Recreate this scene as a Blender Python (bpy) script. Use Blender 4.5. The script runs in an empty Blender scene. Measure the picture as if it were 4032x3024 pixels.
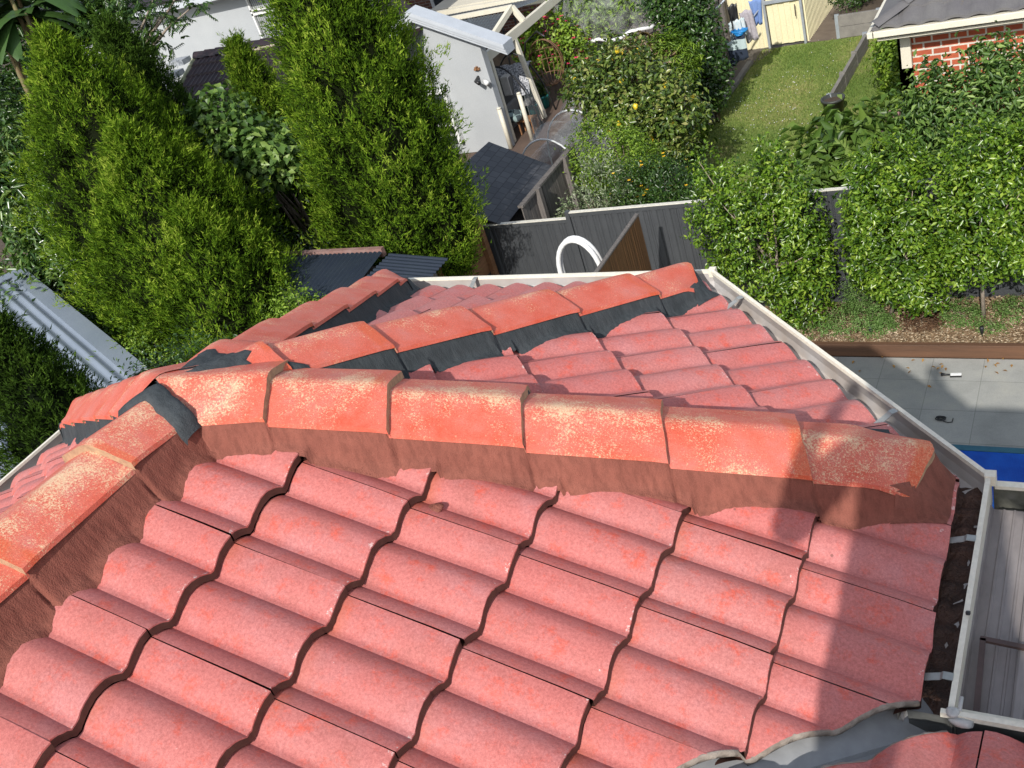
import bpy, bmesh, math, random
import numpy as np
from mathutils import Vector, Matrix
rnd = random.Random(7); rng = np.random.default_rng(7)
sc = bpy.context.scene; C = sc.collection
PI = math.pi; rad = math.radians

# ------------------------------------------------------------------ camera
CAM = (2.20895, -1.48573, 1.25521)
cd = bpy.data.cameras.new('camera'); cam = bpy.data.objects.new('camera', cd); C.objects.link(cam)
R_ = Matrix(((0.85960517, 0.42432487, -0.28465304), (-0.02988615, 0.59789582, 0.80101648), (-0.51008408, 0.68005073, -0.52663578)))
right, up, fwd = R_[0], R_[1], R_[2]
M = Matrix(((right[0], up[0], -fwd[0], CAM[0]), (right[1], up[1], -fwd[1], CAM[1]), (right[2], up[2], -fwd[2], CAM[2]), (0, 0, 0, 1)))
cam.matrix_world = M
cd.sensor_width = 36; cd.lens = 36*4003/4032; cd.clip_start = 0.02; cd.clip_end = 400
sc.camera = cam

# ------------------------------------------------------------------ light
SUN_EL, SUN_AZ = 36.5, 170.5         # azimuth clockwise from +Y
world = bpy.data.worlds.new("World"); sc.world = world; world.use_nodes = True
wn = world.node_tree; bg = wn.nodes['Background']
sky = wn.nodes.new('ShaderNodeTexSky'); sky.sky_type = 'NISHITA'; sky.sun_disc = False
sky.sun_elevation = rad(SUN_EL); sky.sun_rotation = rad(SUN_AZ)
hs = wn.nodes.new('ShaderNodeHueSaturation'); hs.inputs['Saturation'].default_value = .55; wn.links.new(sky.outputs[0], hs.inputs['Color']); wn.links.new(hs.outputs[0], bg.inputs[0]); bg.inputs[1].default_value = 0.15
sd = bpy.data.lights.new('sun', 'SUN'); sun = bpy.data.objects.new('sun', sd); C.objects.link(sun)
sd.energy = 3.3; sd.angle = rad(0.55); sd.color = (1.0, 0.955, 0.90)
sv = Vector((math.sin(rad(SUN_AZ))*math.cos(rad(SUN_EL)), math.cos(rad(SUN_AZ))*math.cos(rad(SUN_EL)), math.sin(rad(SUN_EL))))
sun.rotation_euler = sv.to_track_quat('Z', 'Y').to_euler(); sun.location = (0, -6, 9)
sc.view_settings.view_transform = 'Standard'; sc.view_settings.look = 'None'
sc.view_settings.exposure = 0.48; sc.view_settings.gamma = 1

# ------------------------------------------------------------------ object helpers
def tag(o, label=None, cat=None, group=None, kind=None):
    if label: o['label'] = label
    if cat: o['category'] = cat
    if group: o['group'] = group
    if kind: o['kind'] = kind
    return o
def empty(name, loc=(0, 0, 0), label=None, cat=None, group=None, rz=0):
    o = bpy.data.objects.new(name, None); C.objects.link(o); o.location = loc; o.rotation_euler = (0, 0, rz)
    o.empty_display_size = .1
    return tag(o, label, cat, group)
def attach(o, parent):
    o.parent = parent
    if parent.type == 'EMPTY':
        o.matrix_parent_inverse = (Matrix.Translation(parent.location) @ parent.rotation_euler.to_matrix().to_4x4()).inverted()
def obj(name, verts, faces, mat=None, parent=None, smooth=False, fattr=None, pattr=None):
    me = bpy.data.meshes.new(name); me.from_pydata([tuple(v) for v in verts], [], faces)
    for k, a in (fattr or {}).items():
        at = me.attributes.new(k, 'FLOAT', 'FACE'); at.data.foreach_set('value', np.asarray(a, dtype=np.float32))
    for k, a in (pattr or {}).items():
        at = me.attributes.new(k, 'FLOAT', 'POINT'); at.data.foreach_set('value', np.asarray(a, dtype=np.float32))
    if smooth: me.polygons.foreach_set('use_smooth', [True]*len(me.polygons))
    me.update()
    o = bpy.data.objects.new(name, me); C.objects.link(o)
    if mat: me.materials.append(mat)
    if parent is not None: attach(o, parent)
    return o
class MB:
    """collects boxes, tubes and sheets into one mesh"""
    def __init__(s): s.v = []; s.f = []
    def add(s, v, f):
        n = len(s.v); s.v += [tuple(p) for p in v]; s.f += [tuple(i+n for i in q) for q in f]; return s
    def box(s, x0, x1, y0, y1, z0, z1):
        v = [(x, y, z) for z in (z0, z1) for y in (y0, y1) for x in (x0, x1)]
        return s.add(v, [(0, 2, 3, 1), (4, 5, 7, 6), (0, 1, 5, 4), (2, 6, 7, 3), (0, 4, 6, 2), (1, 3, 7, 5)])
    def bar(s, a, b, w, h=None, upv=(0, 0, 1)):
        a = Vector(a); b = Vector(b); d = (b-a).normalized(); h = h or w
        u = Vector(upv)
        if abs(d.dot(u)) > .95: u = Vector((1, 0, 0))
        r = d.cross(u).normalized(); u = r.cross(d).normalized()
        v = [p+r*sx*w/2+u*sy*h/2 for p in (a, b) for sx, sy in ((-1, -1), (1, -1), (1, 1), (-1, 1))]
        return s.add(v, [(0, 3, 2, 1), (4, 5, 6, 7)]+[(i, (i+1) % 4, 4+(i+1) % 4, 4+i) for i in range(4)])
    def tube(s, pts, r, n=8, caps=True):
        pts = [Vector(p) for p in pts]; m = len(pts); rs = r if isinstance(r, (list, tuple)) else [r]*m
        base = len(s.v); prev = None
        for i, p in enumerate(pts):
            d = (pts[min(i+1, m-1)]-pts[max(i-1, 0)]).normalized()
            if prev is None: u = d.orthogonal().normalized()
            else: u = (prev-d*prev.dot(d)).normalized()
            prev = u; w = d.cross(u)
            for k in range(n):
                a = 2*PI*k/n; s.v.append(tuple(p+(u*math.cos(a)+w*math.sin(a))*rs[i]))
        for i in range(m-1):
            for k in range(n):
                k2 = (k+1) % n; s.f.append((base+i*n+k, base+i*n+k2, base+(i+1)*n+k2, base+(i+1)*n+k))
        if caps:
            s.f.append(tuple(base+k for k in range(n))[::-1]); s.f.append(tuple(base+(m-1)*n+k for k in range(n)))
        return s
    def lathe(s, prof, c=(0, 0, 0), n=20):
        b = len(s.v)
        for r, z in prof:
            for k in range(n):
                a = 2*PI*k/n; s.v.append((c[0]+r*math.cos(a), c[1]+r*math.sin(a), c[2]+z))
        for i in range(len(prof)-1):
            for k in range(n):
                k2 = (k+1) % n; s.f.append((b+i*n+k, b+i*n+k2, b+(i+1)*n+k2, b+(i+1)*n+k))
        return s
    def grid(s, P, nu, nv):
        """P: list of nu*nv points, u fastest"""
        b = len(s.v); s.v += [tuple(p) for p in P]
        for j in range(nv-1):
            for i in range(nu-1):
                a = b+j*nu+i; s.f.append((a, a+1, a+nu+1, a+nu))
        return s
    def build(s, name, mat, parent=None, smooth=False, bevel=0):
        o = obj(name, s.v, s.f, mat, parent, smooth)
        if bevel:
            m = o.modifiers.new('bevel', 'BEVEL'); m.width = bevel; m.segments = 2; m.limit_method = 'ANGLE'
        return o

# ------------------------------------------------------------------ material helpers
def newmat(name):
    m = bpy.data.materials.new(name); m.use_nodes = True; nt = m.node_tree
    return m, nt, nt.nodes['Principled BSDF']
def N(nt, t, **kw):
    n = nt.nodes.new(t)
    for k, v in kw.items(): setattr(n, k, v)
    return n
def L(nt, a, b): nt.links.new(a, b)
def coords(nt, scale=(1, 1, 1), kind='Object'):
    tc = N(nt, 'ShaderNodeTexCoord'); mp = N(nt, 'ShaderNodeMapping'); mp.inputs['Scale'].default_value = scale
    L(nt, tc.outputs[kind], mp.inputs[0]); return mp.outputs[0]
def noise(nt, co, scale, detail=4, rough=.55, dist=0):
    n = N(nt, 'ShaderNodeTexNoise'); n.inputs['Scale'].default_value = scale; n.inputs['Detail'].default_value = detail
    n.inputs['Roughness'].default_value = rough; n.inputs['Distortion'].default_value = dist
    L(nt, co, n.inputs['Vector']); return n.outputs['Fac']
def ramp(nt, fac, stops):
    r = N(nt, 'ShaderNodeValToRGB'); e = r.color_ramp.elements
    while len(e) < len(stops): e.new(.5)
    for i, (p, c) in enumerate(stops):
        e[i].position = p; e[i].color = (*c, 1) if len(c) == 3 else c
    L(nt, fac, r.inputs[0]); return r.outputs[0]
def mrange(nt, fac, a, b, c=0, d=1):
    n = N(nt, 'ShaderNodeMapRange'); n.inputs[1].default_value = a; n.inputs[2].default_value = b
    n.inputs[3].default_value = c; n.inputs[4].default_value = d; L(nt, fac, n.inputs[0]); return n.outputs[0]
def mathn(nt, op, a, b):
    n = N(nt, 'ShaderNodeMath', operation=op)
    for i, x in enumerate((a, b)):
        if isinstance(x, (int, float)): n.inputs[i].default_value = x
        else: L(nt, x, n.inputs[i])
    return n.outputs[0]
def mix(nt, fac, a, b, blend='MIX'):
    n = N(nt, 'ShaderNodeMix', data_type='RGBA', blend_type=blend)
    for i, x in ((0, fac), (6, a), (7, b)):
        if isinstance(x, (int, float)): n.inputs[i].default_value = x
        elif isinstance(x, tuple): n.inputs[i].default_value = (*x, 1) if len(x) == 3 else x
        else: L(nt, x, n.inputs[i])
    return n.outputs[2]
def attr(nt, name):
    n = N(nt, 'ShaderNodeAttribute'); n.attribute_name = name; return n.outputs['Fac']
def bump(nt, p, h, strength=.4, dist=.004):
    b = N(nt, 'ShaderNodeBump'); b.inputs['Strength'].default_value = strength; b.inputs['Distance'].default_value = dist
    L(nt, h, b.inputs['Height']); L(nt, b.outputs[0], p.inputs['Normal'])
def simple(name, c1, c2=None, scale=3, rough=.7, bscale=60, bstr=.25, bdist=.003, metallic=0, stretch=(1, 1, 1), c3=None, spec=.4):
    m, nt, p = newmat(name); co = coords(nt, stretch)
    c2 = c2 or tuple(x*.75 for x in c1)
    a = noise(nt, co, scale, 6, .6); stops = [(.3, c1), (.68, c2)]
    if c3: stops.append((.8, c3))
    col = ramp(nt, a, stops)
    g = noise(nt, co, bscale, 3)
    col = mix(nt, .35, col, ramp(nt, g, [(.3, (.75,)*3), (.7, (1.2,)*3)]), 'MULTIPLY')
    L(nt, col, p.inputs['Base Color']); p.inputs['Roughness'].default_value = rough; p.inputs['Metallic'].default_value = metallic
    p.inputs['Specular IOR Level'].default_value = spec
    if bstr: bump(nt, p, g, bstr, bdist)
    return m

def mat_tiles():
    m, nt, p = newmat('painted_concrete_tile'); co = coords(nt)
    tv, tr, bt = attr(nt, 'tv'), attr(nt, 'tr'), attr(nt, 'butt')
    big = noise(nt, co, 2.6, 5, .6); mid = noise(nt, co, 16, 8, .8); fine = noise(nt, co, 135, 5, .85); grit = noise(nt, co, 520, 2, .6)
    col = ramp(nt, big, [(.28, (.50, .150, .134)), (.5, (.52, .172, .152)), (.72, (.48, .185, .168))])
    col = mix(nt, mrange(nt, tr, 0, 1, 0, .55), col, (.50, .125, .11))
    col = mix(nt, mathn(nt, 'MULTIPLY', mrange(nt, noise(nt, coords(nt, (1, 1, 1)), 4.3, 7, .75), .52, .70), .55), col, (.36, .12, .10))
    # rubbed, redder patches along each tile
    col = mix(nt, mathn(nt, 'MULTIPLY', mrange(nt, mid, .52, .66), .75), col, (.62, .085, .045))
    # greyer, sun-faded band toward the lap side
    col = mix(nt, mathn(nt, 'MULTIPLY', mrange(nt, noise(nt, co, 7, 4, .6), .5, .8), .5), col, (.52, .24, .24))
    col = mix(nt, .62, col, ramp(nt, fine, [(.30, (.50, .44, .44)), (.5, (1., 1., 1.)), (.72, (1.45, 1.7, 1.7))]), 'MULTIPLY')
    # pale chips, denser at the front lip
    lip = mrange(nt, tv, .9, 1.0); sp = noise(nt, co, 62, 5, .75)
    chips = mrange(nt, mathn(nt, 'ADD', sp, mathn(nt, 'MULTIPLY', lip, .13)), .70, .75)
    col = mix(nt, mathn(nt, 'MULTIPLY', chips, .8), col, (.66, .52, .48))
    # rust orange stain below some laps
    top = mrange(nt, tv, .16, 0); o = mathn(nt, 'MULTIPLY', top, mrange(nt, noise(nt, co, 5, 3), .5, .65))
    col = mix(nt, mathn(nt, 'MULTIPLY', o, .55), col, (.50, .11, .04))
    # sparse dark spots of mortar and droppings
    v = N(nt, 'ShaderNodeTexVoronoi'); v.inputs['Scale'].default_value = 9; L(nt, co, v.inputs['Vector'])
    dn = noise(nt, co, 45, 3)
    spot = mathn(nt, 'LESS_THAN', mathn(nt, 'ADD', v.outputs['Distance'], mathn(nt, 'MULTIPLY', dn, .10)), .085)
    sel = mathn(nt, 'GREATER_THAN', noise(nt, co, 1.9, 2), .56)
    col = mix(nt, mathn(nt, 'MULTIPLY', mathn(nt, 'MULTIPLY', spot, sel), .8), col, (.22, .085, .07))
    col = mix(nt, bt, col, mix(nt, noise(nt, co, 35, 4), (.05, .02, .016), (.12, .055, .04)))  # dark butt colour also paints in the shadow line along each course
    L(nt, col, p.inputs['Base Color']); p.inputs['Roughness'].default_value = .55; p.inputs['Specular IOR Level'].default_value = .35
    bump(nt, p, mix(nt, .4, fine, grit), .55, .0022)
    return m
def mat_cap(name, speck):
    m, nt, p = newmat(name); co = coords(nt); tv, tw = attr(nt, 'tv'), attr(nt, 'tw')
    big = noise(nt, co, 9, 5, .65)
    col = ramp(nt, big, [(.3, (.60, .095, .050)), (.52, (.64, .15, .10)), (.72, (.60, .19, .15))])
    w1 = noise(nt, co, 170, 6, .85, .5); w2 = noise(nt, co, 8, 3, .6)
    crest = mrange(nt, tw, 0, .5, .075, 0)
    f = mathn(nt, 'ADD', w1, mathn(nt, 'MULTIPLY', mathn(nt, 'SUBTRACT', w2, .5), .45)); f = mathn(nt, 'ADD', f, crest)
    col = mix(nt, mathn(nt, 'MULTIPLY', mrange(nt, f, speck, speck+.07), .9), col, (.76, .54, .33))
    # bare orange end where the next cap was lifted
    oe = mathn(nt, 'MULTIPLY', mrange(nt, tv, .86, .9), mrange(nt, noise(nt, co, 4, 2), .5, .56))
    col = mix(nt, mathn(nt, 'MULTIPLY', oe, .6), col, (.62, .10, .025))
    g = noise(nt, co, 260, 3, .7)
    col = mix(nt, .8, col, ramp(nt, g, [(.25, (.7, .66, .66)), (.75, (1.25, 1.3, 1.3))]), 'MULTIPLY')
    be = attr(nt, 'butt')
    col = mix(nt, be, col, mix(nt, noise(nt, co, 50, 3), (.60, .42, .24), (.20, .11, .08)))
    L(nt, col, p.inputs['Base Color']); p.inputs['Roughness'].default_value = .6; p.inputs['Specular IOR Level'].default_value = .35
    bump(nt, p, g, .6, .002)
    return m
def mat_mortar(name, a, b):
    m, nt, p = newmat(name); co = coords(nt)
    col = ramp(nt, noise(nt, co, 10, 5), [(.3, a), (.7, b)])
    sw = noise(nt, coords(nt, (1, 1, .18)), 60, 3)
    g = noise(nt, co, 300, 2)
    col = mix(nt, .5, col, ramp(nt, g, [(.3, (.8,)*3), (.7, (1.15,)*3)]), 'MULTIPLY')
    col = mix(nt, .5, col, ramp(nt, sw, [(.38, (.72,)*3), (.5, (1,)*3), (.66, (1.18,)*3)]), 'MULTIPLY')
    L(nt, col, p.inputs['Base Color']); p.inputs['Roughness'].default_value = .85; p.inputs['Specular IOR Level'].default_value = .2
    bump(nt, p, mix(nt, .35, sw, g), .8, .007)
    return m
MT = dict(
    tile=mat_tiles(), capA=mat_cap('worn_cap', .555), capB=mat_cap('painted_cap', .60),
    brownm=mat_mortar('fresh_brown_pointing', (.245, .088, .062), (.20, .07, .05)),
    charm=mat_mortar('charcoal_pointing', (.040, .048, .052), (.060, .068, .072)),
    dark=simple('sarking', (.02, .018, .016)),
    cementcut=simple('cut_cement_edge', (.36, .31, .26), (.20, .16, .13), 30, .9, 150, .6, .003),
    cream=simple('cream_painted_steel', (.78, .74, .62), (.72, .67, .55), 6, .4, 80, .05),
    guttin=simple('gutter_inside', (.62, .61, .60), (.40, .34, .29), 5, .4, 40, .1, c3=(.22, .14, .10)),
    debris=simple('gutter_sludge', (.045, .026, .018), (.12, .06, .04), 9, .5, 70, .9, .012, c3=(.30, .24, .22)),
    galv=simple('galvanised_valley', (.42, .42, .41), (.28, .29, .30), 4, .45, 30, .15, metallic=.15, c3=(.46, .40, .32)),
    strap=simple('gutter_strap', (.42, .44, .42), (.30, .31, .29), 20, .4, 60, .1, metallic=.4),
    render=simple('cream_render', (.62, .58, .50), (.56, .52, .45), 2, .85, 90, .3),
)

# ------------------------------------------------------------------ the tiled roof
AL = rad(23.05); TA = math.tan(AL); W = .30; HR = .0255
BUTTS = [.082, .382, .676, .958, 1.252, 1.545, 1.85]
def roll(p):
    p %= 1.0
    if .34 <= p < .44: return 0.
    q = (p-.44)/.90 if p >= .44 else (p+.56)/.90
    return HR*max(0, math.sin(PI*min(1, q)**1.12))**.88
def course(r):
    for k in range(len(BUTTS)-1, 0, -1):
        if r >= BUTTS[k]: return min(k+1, len(BUTTS)-1)
    return 1 if r >= BUTTS[0] else 0
def vfrac(r):
    if r < BUTTS[0]: return (r+.22)/(BUTTS[0]+.22)
    k = course(r); return min(1, (r-BUTTS[k-1])/(BUTTS[k]-BUTTS[k-1]))
def hsurf(r, t, lap):
    return (-.031+.031*vfrac(r)+roll((t-lap)/(W/2)))/math.cos(AL)
class Face:
    def __init__(s, ang, lap, org=(0, 0)):
        s.e1 = (math.cos(ang), math.sin(ang)); s.e2 = (-math.sin(ang), math.cos(ang)); s.lap = lap; s.o = org
    def P(s, r, t, h=0):
        return (s.o[0]+s.e1[0]*r+s.e2[0]*t, s.o[1]+s.e1[1]*r+s.e2[1]*t, -r*TA+h)
    def rt(s, x, y):
        x -= s.o[0]; y -= s.o[1]; return x*s.e1[0]+y*s.e1[1], x*s.e2[0]+y*s.e2[1]
    def z(s, x, y):
        r, t = s.rt(x, y); return -r*TA+hsurf(r, t, s.lap)
    def build(s, t0, t1, cuts, parent, label=None, kmin=0):
        v = []; f = []; tv = []; tr = []; bt = []; ptv = []
        nu, nv = 22, 4
        us = [0, .02, .045, .08, .11, .14, .17, .2, .22, .25, .29, .34, .42]; us += [.5, .52, .545, .58, .61, .64, .67, .70, .72, .75, .79, .84, .92, 1.]
        j0 = math.floor((t0-s.lap)/W)-1; j1 = math.ceil((t1-s.lap)/W)+1
        rs = [-.22]+BUTTS
        for k in range(max(1, kmin+1), len(rs)):
            ra, rb = rs[k-1], rs[k]
            for j in range(j0, j1):
                ta = s.lap+j*W
                if ta > t1 or ta+W < t0: continue
                lift = rnd.uniform(0, .003); sk = rnd.uniform(-.003, .003); vr = rnd.random(); dr = rnd.uniform(-.004, .004)
                b = len(v); n = len(us)
                for iv in range(nv+1):
                    vv = iv/nv
                    r = ra-.01+(rb-ra+.01)*vv+dr*vv
                    for u in us:
                        uu = min(max(u, .0042), .9958); t = ta+uu*W+sk*vv
                        h = -.031+.031*vv+roll(u*2 if u < 1 else 0)+lift*vv
                        if iv == nv: h -= .0025; r += rnd.uniform(-.0012, .0012)
                        v.append(s.P(r, t, h/math.cos(AL))); ptv.append(vv)
                for iv in range(nv):
                    for i in range(n-1):
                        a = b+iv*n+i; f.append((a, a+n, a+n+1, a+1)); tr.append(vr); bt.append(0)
                # butt face and underside
                b2 = len(v)
                for (dr2, dh) in ((.0, -.004), (-.001, -.024), (-.05, -.024)):
                    for i, u in enumerate(us):
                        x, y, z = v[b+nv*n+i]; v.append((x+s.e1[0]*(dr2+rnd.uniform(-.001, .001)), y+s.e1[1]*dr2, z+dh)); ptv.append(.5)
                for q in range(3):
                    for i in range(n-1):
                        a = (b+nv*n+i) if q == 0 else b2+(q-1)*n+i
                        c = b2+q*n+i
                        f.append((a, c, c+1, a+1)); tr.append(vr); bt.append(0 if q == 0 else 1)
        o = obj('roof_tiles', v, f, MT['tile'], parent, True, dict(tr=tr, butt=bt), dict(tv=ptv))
        bm = bmesh.new(); bm.from_mesh(o.data)
        for co, no in cuts:
            bmesh.ops.bisect_plane(bm, geom=bm.verts[:]+bm.edges[:]+bm.faces[:], plane_co=co, plane_no=no, clear_outer=True)
        # keep the front lips crisp
        for fc in bm.faces:
            fc.smooth = True
        bl = bm.faces.layers.float.get('butt')
        for e in bm.edges:
            if len(e.link_faces) == 2 and e.link_faces[0].normal.angle(e.link_faces[1].normal, 0) > .6: e.smooth = False
        bm.to_mesh(o.data); bm.free()
        if label: o['label'] = label
        return o

house = empty('house', (0, 0, -6.4), 'near house with salmon pink tiled hip roof filling the foreground', 'house')

A0 = 0; A1 = PI/4; A2 = PI/2; A3 = 3*PI/4; A4 = PI
T8 = math.tan(PI/8); s2 = math.sqrt(.5)
FA = Face(A0, -.320); FB = Face(A1, -.156); FC = Face(A2, .091); FQ = Face(A3, .03); FD = Face(A4, .10)
VY = -1.88
FE = Face(A2, -1.99, (0, VY))
h1, h2, h3, h4 = (rad(22.5+45*i) for i in range(4))
def keep_cw(a): return (Vector((0, 0, 0)), Vector((-math.sin(a), math.cos(a), 0)))
def keep_ccw(a): return (Vector((0, 0, 0)), Vector((math.sin(a), -math.cos(a), 0)))
CUTA, CUTE = 1.815, 1.95
FA.build(-2.2, .85, [keep_cw(h1), ((CUTA, 0, 0), (s2, -s2, 0)), ((.04, 0, 0), (-1, 0, 0))], house, 'large salmon pink tile slope nearest the viewer')
FB.build(-.85, .85, [keep_ccw(h1), keep_cw(h2)], house, 'tile slope between the two charcoal pointed hips on the right')
FC.build(-.85, .85, [keep_ccw(h2), keep_cw(h3)], house, 'far tile slope facing the dark fence')
FQ.build(-.85, .85, [keep_ccw(h3), keep_cw(h4)], house)
FD.build(-.85, 2.2, [keep_ccw(h4), ((-CUTA, 0, 0), (-s2, -s2, 0)), ((-.04, 0, 0), (1, 0, 0))], house, 'narrow tile slope on the left of the ridge seen at a grazing angle')
# E slope has more courses above
B0 = list(BUTTS)
BE = [-4.6+.31*i for i in range(14)]; BE = [b for b in BE if b < -.25]+[-.22+.0]
def buildE():
    global BUTTS
    o1 = FE.build(-7, 3.2, [((CUTE, 0, 0), (-s2, s2, 0)), ((-CUTE, 0, 0), (0, 1, 0)) if False else ((0, 0, 0), (-1, 0, 0))], house, 'lower right tile slope beyond the valley')
    return o1
buildE()
# upper part of the E slope (behind the viewer) and the far side as plain tiled sheets
def slab(pts, name='roof_tiles'):
    n = len(pts); v = [tuple(p) for p in pts]+[(p[0], p[1], p[2]-.05) for p in pts]
    f = [tuple(range(n)), tuple(range(2*n-1, n-1, -1))]+[(i, n+i, n+(i+1) % n, (i+1) % n) for i in range(n)]
    return obj(name, v, f, MT['tile'], house)
zE = lambda y: -(y-VY)*TA
slab([(-3.2, -2.1, zE(-2.1)), (7, -2.1, zE(-2.1)), (7, -4.3, zE(-4.3)), (-3.2, -4.3, zE(-4.3))])
slab([(7, -8.6, zE(-.0)), (-3.2, -8.6, zE(-.0)), (-3.2, -4.3, zE(-4.3)), (7, -4.3, zE(-4.3))])
slab([(-3.2, -2.1, zE(-2.1)), (-3.2, -.1, zE(-.1)), (-1.9, -.1, zE(-.1)), (0, -2.1, zE(-2.1))])
# dark underlay just below the tiles, added to block light under them
UR = 1.80
cr = [(UR, -.15), (UR, UR*T8), (UR*T8, UR), (-UR*T8, UR), (-UR, UR*T8), (-UR, -.15)]
v = [(0, 0, -.08)]+[(x, y, -UR*TA-.075) for x, y in cr]+[(0, -2.0, -.08)]
f = [(0, 1, 2), (0, 2, 3), (0, 3, 4), (0, 4, 5), (0, 5, 6), (0, 6, 7), (0, 7, 1)]
obj('roof_underlay', v, f, MT['dark'], house)
obj('roof_underlay', [(0, -2.05, zE(-2.05)-.085), (7, -2.05, zE(-2.05)-.085), (7, -.1, zE(-.1)-.085), (1.84, -.1, zE(-.1)-.085)], [(0, 1, 2, 3)], MT['dark'], house)

# ---- ridge and hip caps
def cap_prof(w): return -(math.sqrt(w*w+.014**2)-.014)*.43
WS = [-.13, -.128, -.105, -.08, -.055, -.035, -.018, 0, .018, .035, .055, .08, .105, .128, .13]
class Hip:
    """a hip or ridge line: origin at the apex, direction ang, slope down, crest height"""
    def __init__(s, ang, slope, crest, fl, fr):
        s.d = (math.cos(ang), math.sin(ang)); s.n = (math.sin(ang), -math.cos(ang)); s.sl = slope; s.c = crest; s.fl, s.fr = fl, fr; s.cp = None
    def xy(s, a, w): return (s.d[0]*a+s.n[0]*w, s.d[1]*a+s.n[1]*w)
    def zc(s, a, w):
        c = s.c if s.cp is None else float(np.interp(a, s.cp[0], s.cp[1]))
        return -s.sl*a+c+cap_prof(w)
    def caps(s, joints, mat, side=0):
        for i in range(len(joints)-1):
            a, b = joints[i]-(.03 if i else 0), joints[i+1]
            v = []; tv = []; tw = []; f = []; bt = []; last = s.sl > 0 and i == len(joints)-2
            nu = len(WS); na = 9; sk = rnd.uniform(-.004, .004); rl = rnd.uniform(-.02, .02)
            for ia in range(na+1):
                q = ia/na; aa = a+(b-a)*q
                for w in WS:
                    ww = w*(1+.06*q)+sk*(q-.5)*2
                    if i == 0 and side: aa = a+(b-a)*q+(max(0, side*w)*.85 if side != 9 else max(0, -w)*.36+max(0, w)*.12)*(1-q)
                    z = s.zc(aa, w)-.006+.026*q+rl*w
                    if abs(w) > .129: z -= .012
                    if ia == na: aa2 = aa+rnd.uniform(-.0015, .0015); z -= .003
                    else: aa2 = aa
                    if last: aa2 -= max(0, abs(w)-.02)*.85*max(0, (q-.5)*2)
                    x, y = s.xy(aa2, ww); v.append((x, y, z)); tv.append(q); tw.append(abs(w)/.13)
            for ia in range(na):
                for i2 in range(nu-1):
                    k = ia*nu+i2; f.append((k, k+1, k+nu+1, k+nu)); bt.append(0)
            # thick front end
            base = na*nu
            b2 = len(v)
            for dz, dd in ((-.022, .0005), (-.023, -.06)):
                for i2 in range(nu):
                    x, y, z = v[base+i2]; jt = rnd.uniform(-.0015, .0015)
                    if abs(WS[i2]) > .1 or last: dd = min(dd, 0)*0
                    v.append((x+s.d[0]*dd, y+s.d[1]*dd, z+dz+jt)); tv.append(1); tw.append(0)
            for i2 in range(nu-1):
                f.append((base+i2, base+i2+1, b2+i2+1, b2+i2)); bt.append(1)
                f.append((b2+i2, b2+i2+1, b2+nu+i2+1, b2+nu+i2)); bt.append(1)
            o = obj('ridge_cap', v, f, mat, house, True, dict(butt=bt), dict(tv=tv, tw=tw))
            me = o.data
            bm = bmesh.new(); bm.from_mesh(me)
            for e in bm.edges:
                if len(e.link_faces) == 2 and e.link_faces[0].normal.angle(e.link_faces[1].normal, 0) > .7: e.smooth = False
            bm.to_mesh(me); bm.free()
    def mortar(s, side, a0, a1, mat, w1=.150, w2=.172, joints=(), label=None, face=None):
        face = face or (s.fr if side > 0 else s.fl); n = int((a1-a0)/.005)
        rg = random.Random(int(a1*100)+side*7+int(s.c*1000)); v = []; nn = 7
        ph = [rg.uniform(0, 6) for _ in range(6)]
        def wob(a, k): return (math.sin(a*19+ph[0])+math.sin(a*41+ph[1])*.7+math.sin(a*97+ph[2])*.35+math.sin(a*230+ph[3])*.22)*k
        for i in range(n+1):
            a = a0+(a1-a0)*i/n
            # the step that each cap end makes
            st = 0
            for q in range(len(joints)-1):
                if joints[q] <= a < joints[q+1]: st = .026*(a-joints[q])/(joints[q+1]-joints[q])-.006
            zt = s.zc(a, .128)+st-.006
            def surf(w):
                return max(face.z(*s.xy(a+d_, w*side)) for d_ in (-.014, -.006, 0, .006, .014))
            m_ = 3.4+wob(a, .2); wb = .134; z0_ = zt-.014
            if joints and min(abs(a-q_) for q_ in joints) < .0055 and a > .1: z0_ -= .004; m_ = 5
            for _ in range(60):
                if z0_-(wb-.131)*m_ <= surf(wb)+.004: break
                wb += .0016
            wb = min(wb, w2+.03); we = wb+.012+wob(a, .004)
            zf_ = lambda q: z0_-(wb-.131)*m_*q
            rows = [(.10, zt+.002), (.124, zt), (.131, z0_), (.131+(wb-.131)*.35, zf_(.35)), (.131+(wb-.131)*.7, zf_(.7)), (wb, surf(wb)+.006), (we, surf(we)+.001), (we+.010, surf(we+.010)-.012)]
            for w, z in rows:
                x, y = s.xy(a, w*side); v.append((x, y, z))
            nn = len(rows)
        m = MB(); m.grid(v, nn, n+1); o = m.build('mortar_bedding', mat, house, True)
        if label: o['label'] = label
        return o
SL = TA*math.cos(PI/8)
H1 = Hip(h1, SL, .128, FB, FA); H2 = Hip(h2, SL, .108, FC, FB); H3 = Hip(h3, SL, .108, FQ, FC); H4 = Hip(h4, SL, .108, FD, FQ)
H1.cp = ((-.05, .28, .6, 2.1), (.083, .122, .128, .122)); H2.cp = ((0, .3, .6, .95, 2.1), (.072, .122, .118, .102, .09)); H3.cp = ((0, .3, 2.1), (.07, .108, .108))
RR = Hip(-PI/2, 0, .082, FA, FD)       # n = (-1,0): right side (+) is the D slope
J1 = [-.03, .278, .58, .912, 1.263, 1.611, 1.94]; J2 = [.12, .283, .596, .935, 1.29, 1.661, 1.96]
J3 = [.12, .35, .70, 1.05, 1.40, 1.72, 1.96]; J4 = [.05, .30, .60, .93, 1.27, 1.62, 1.95]; JR = [.082, .30, .66, 1.02, 1.38, 1.74, 2.05]
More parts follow.
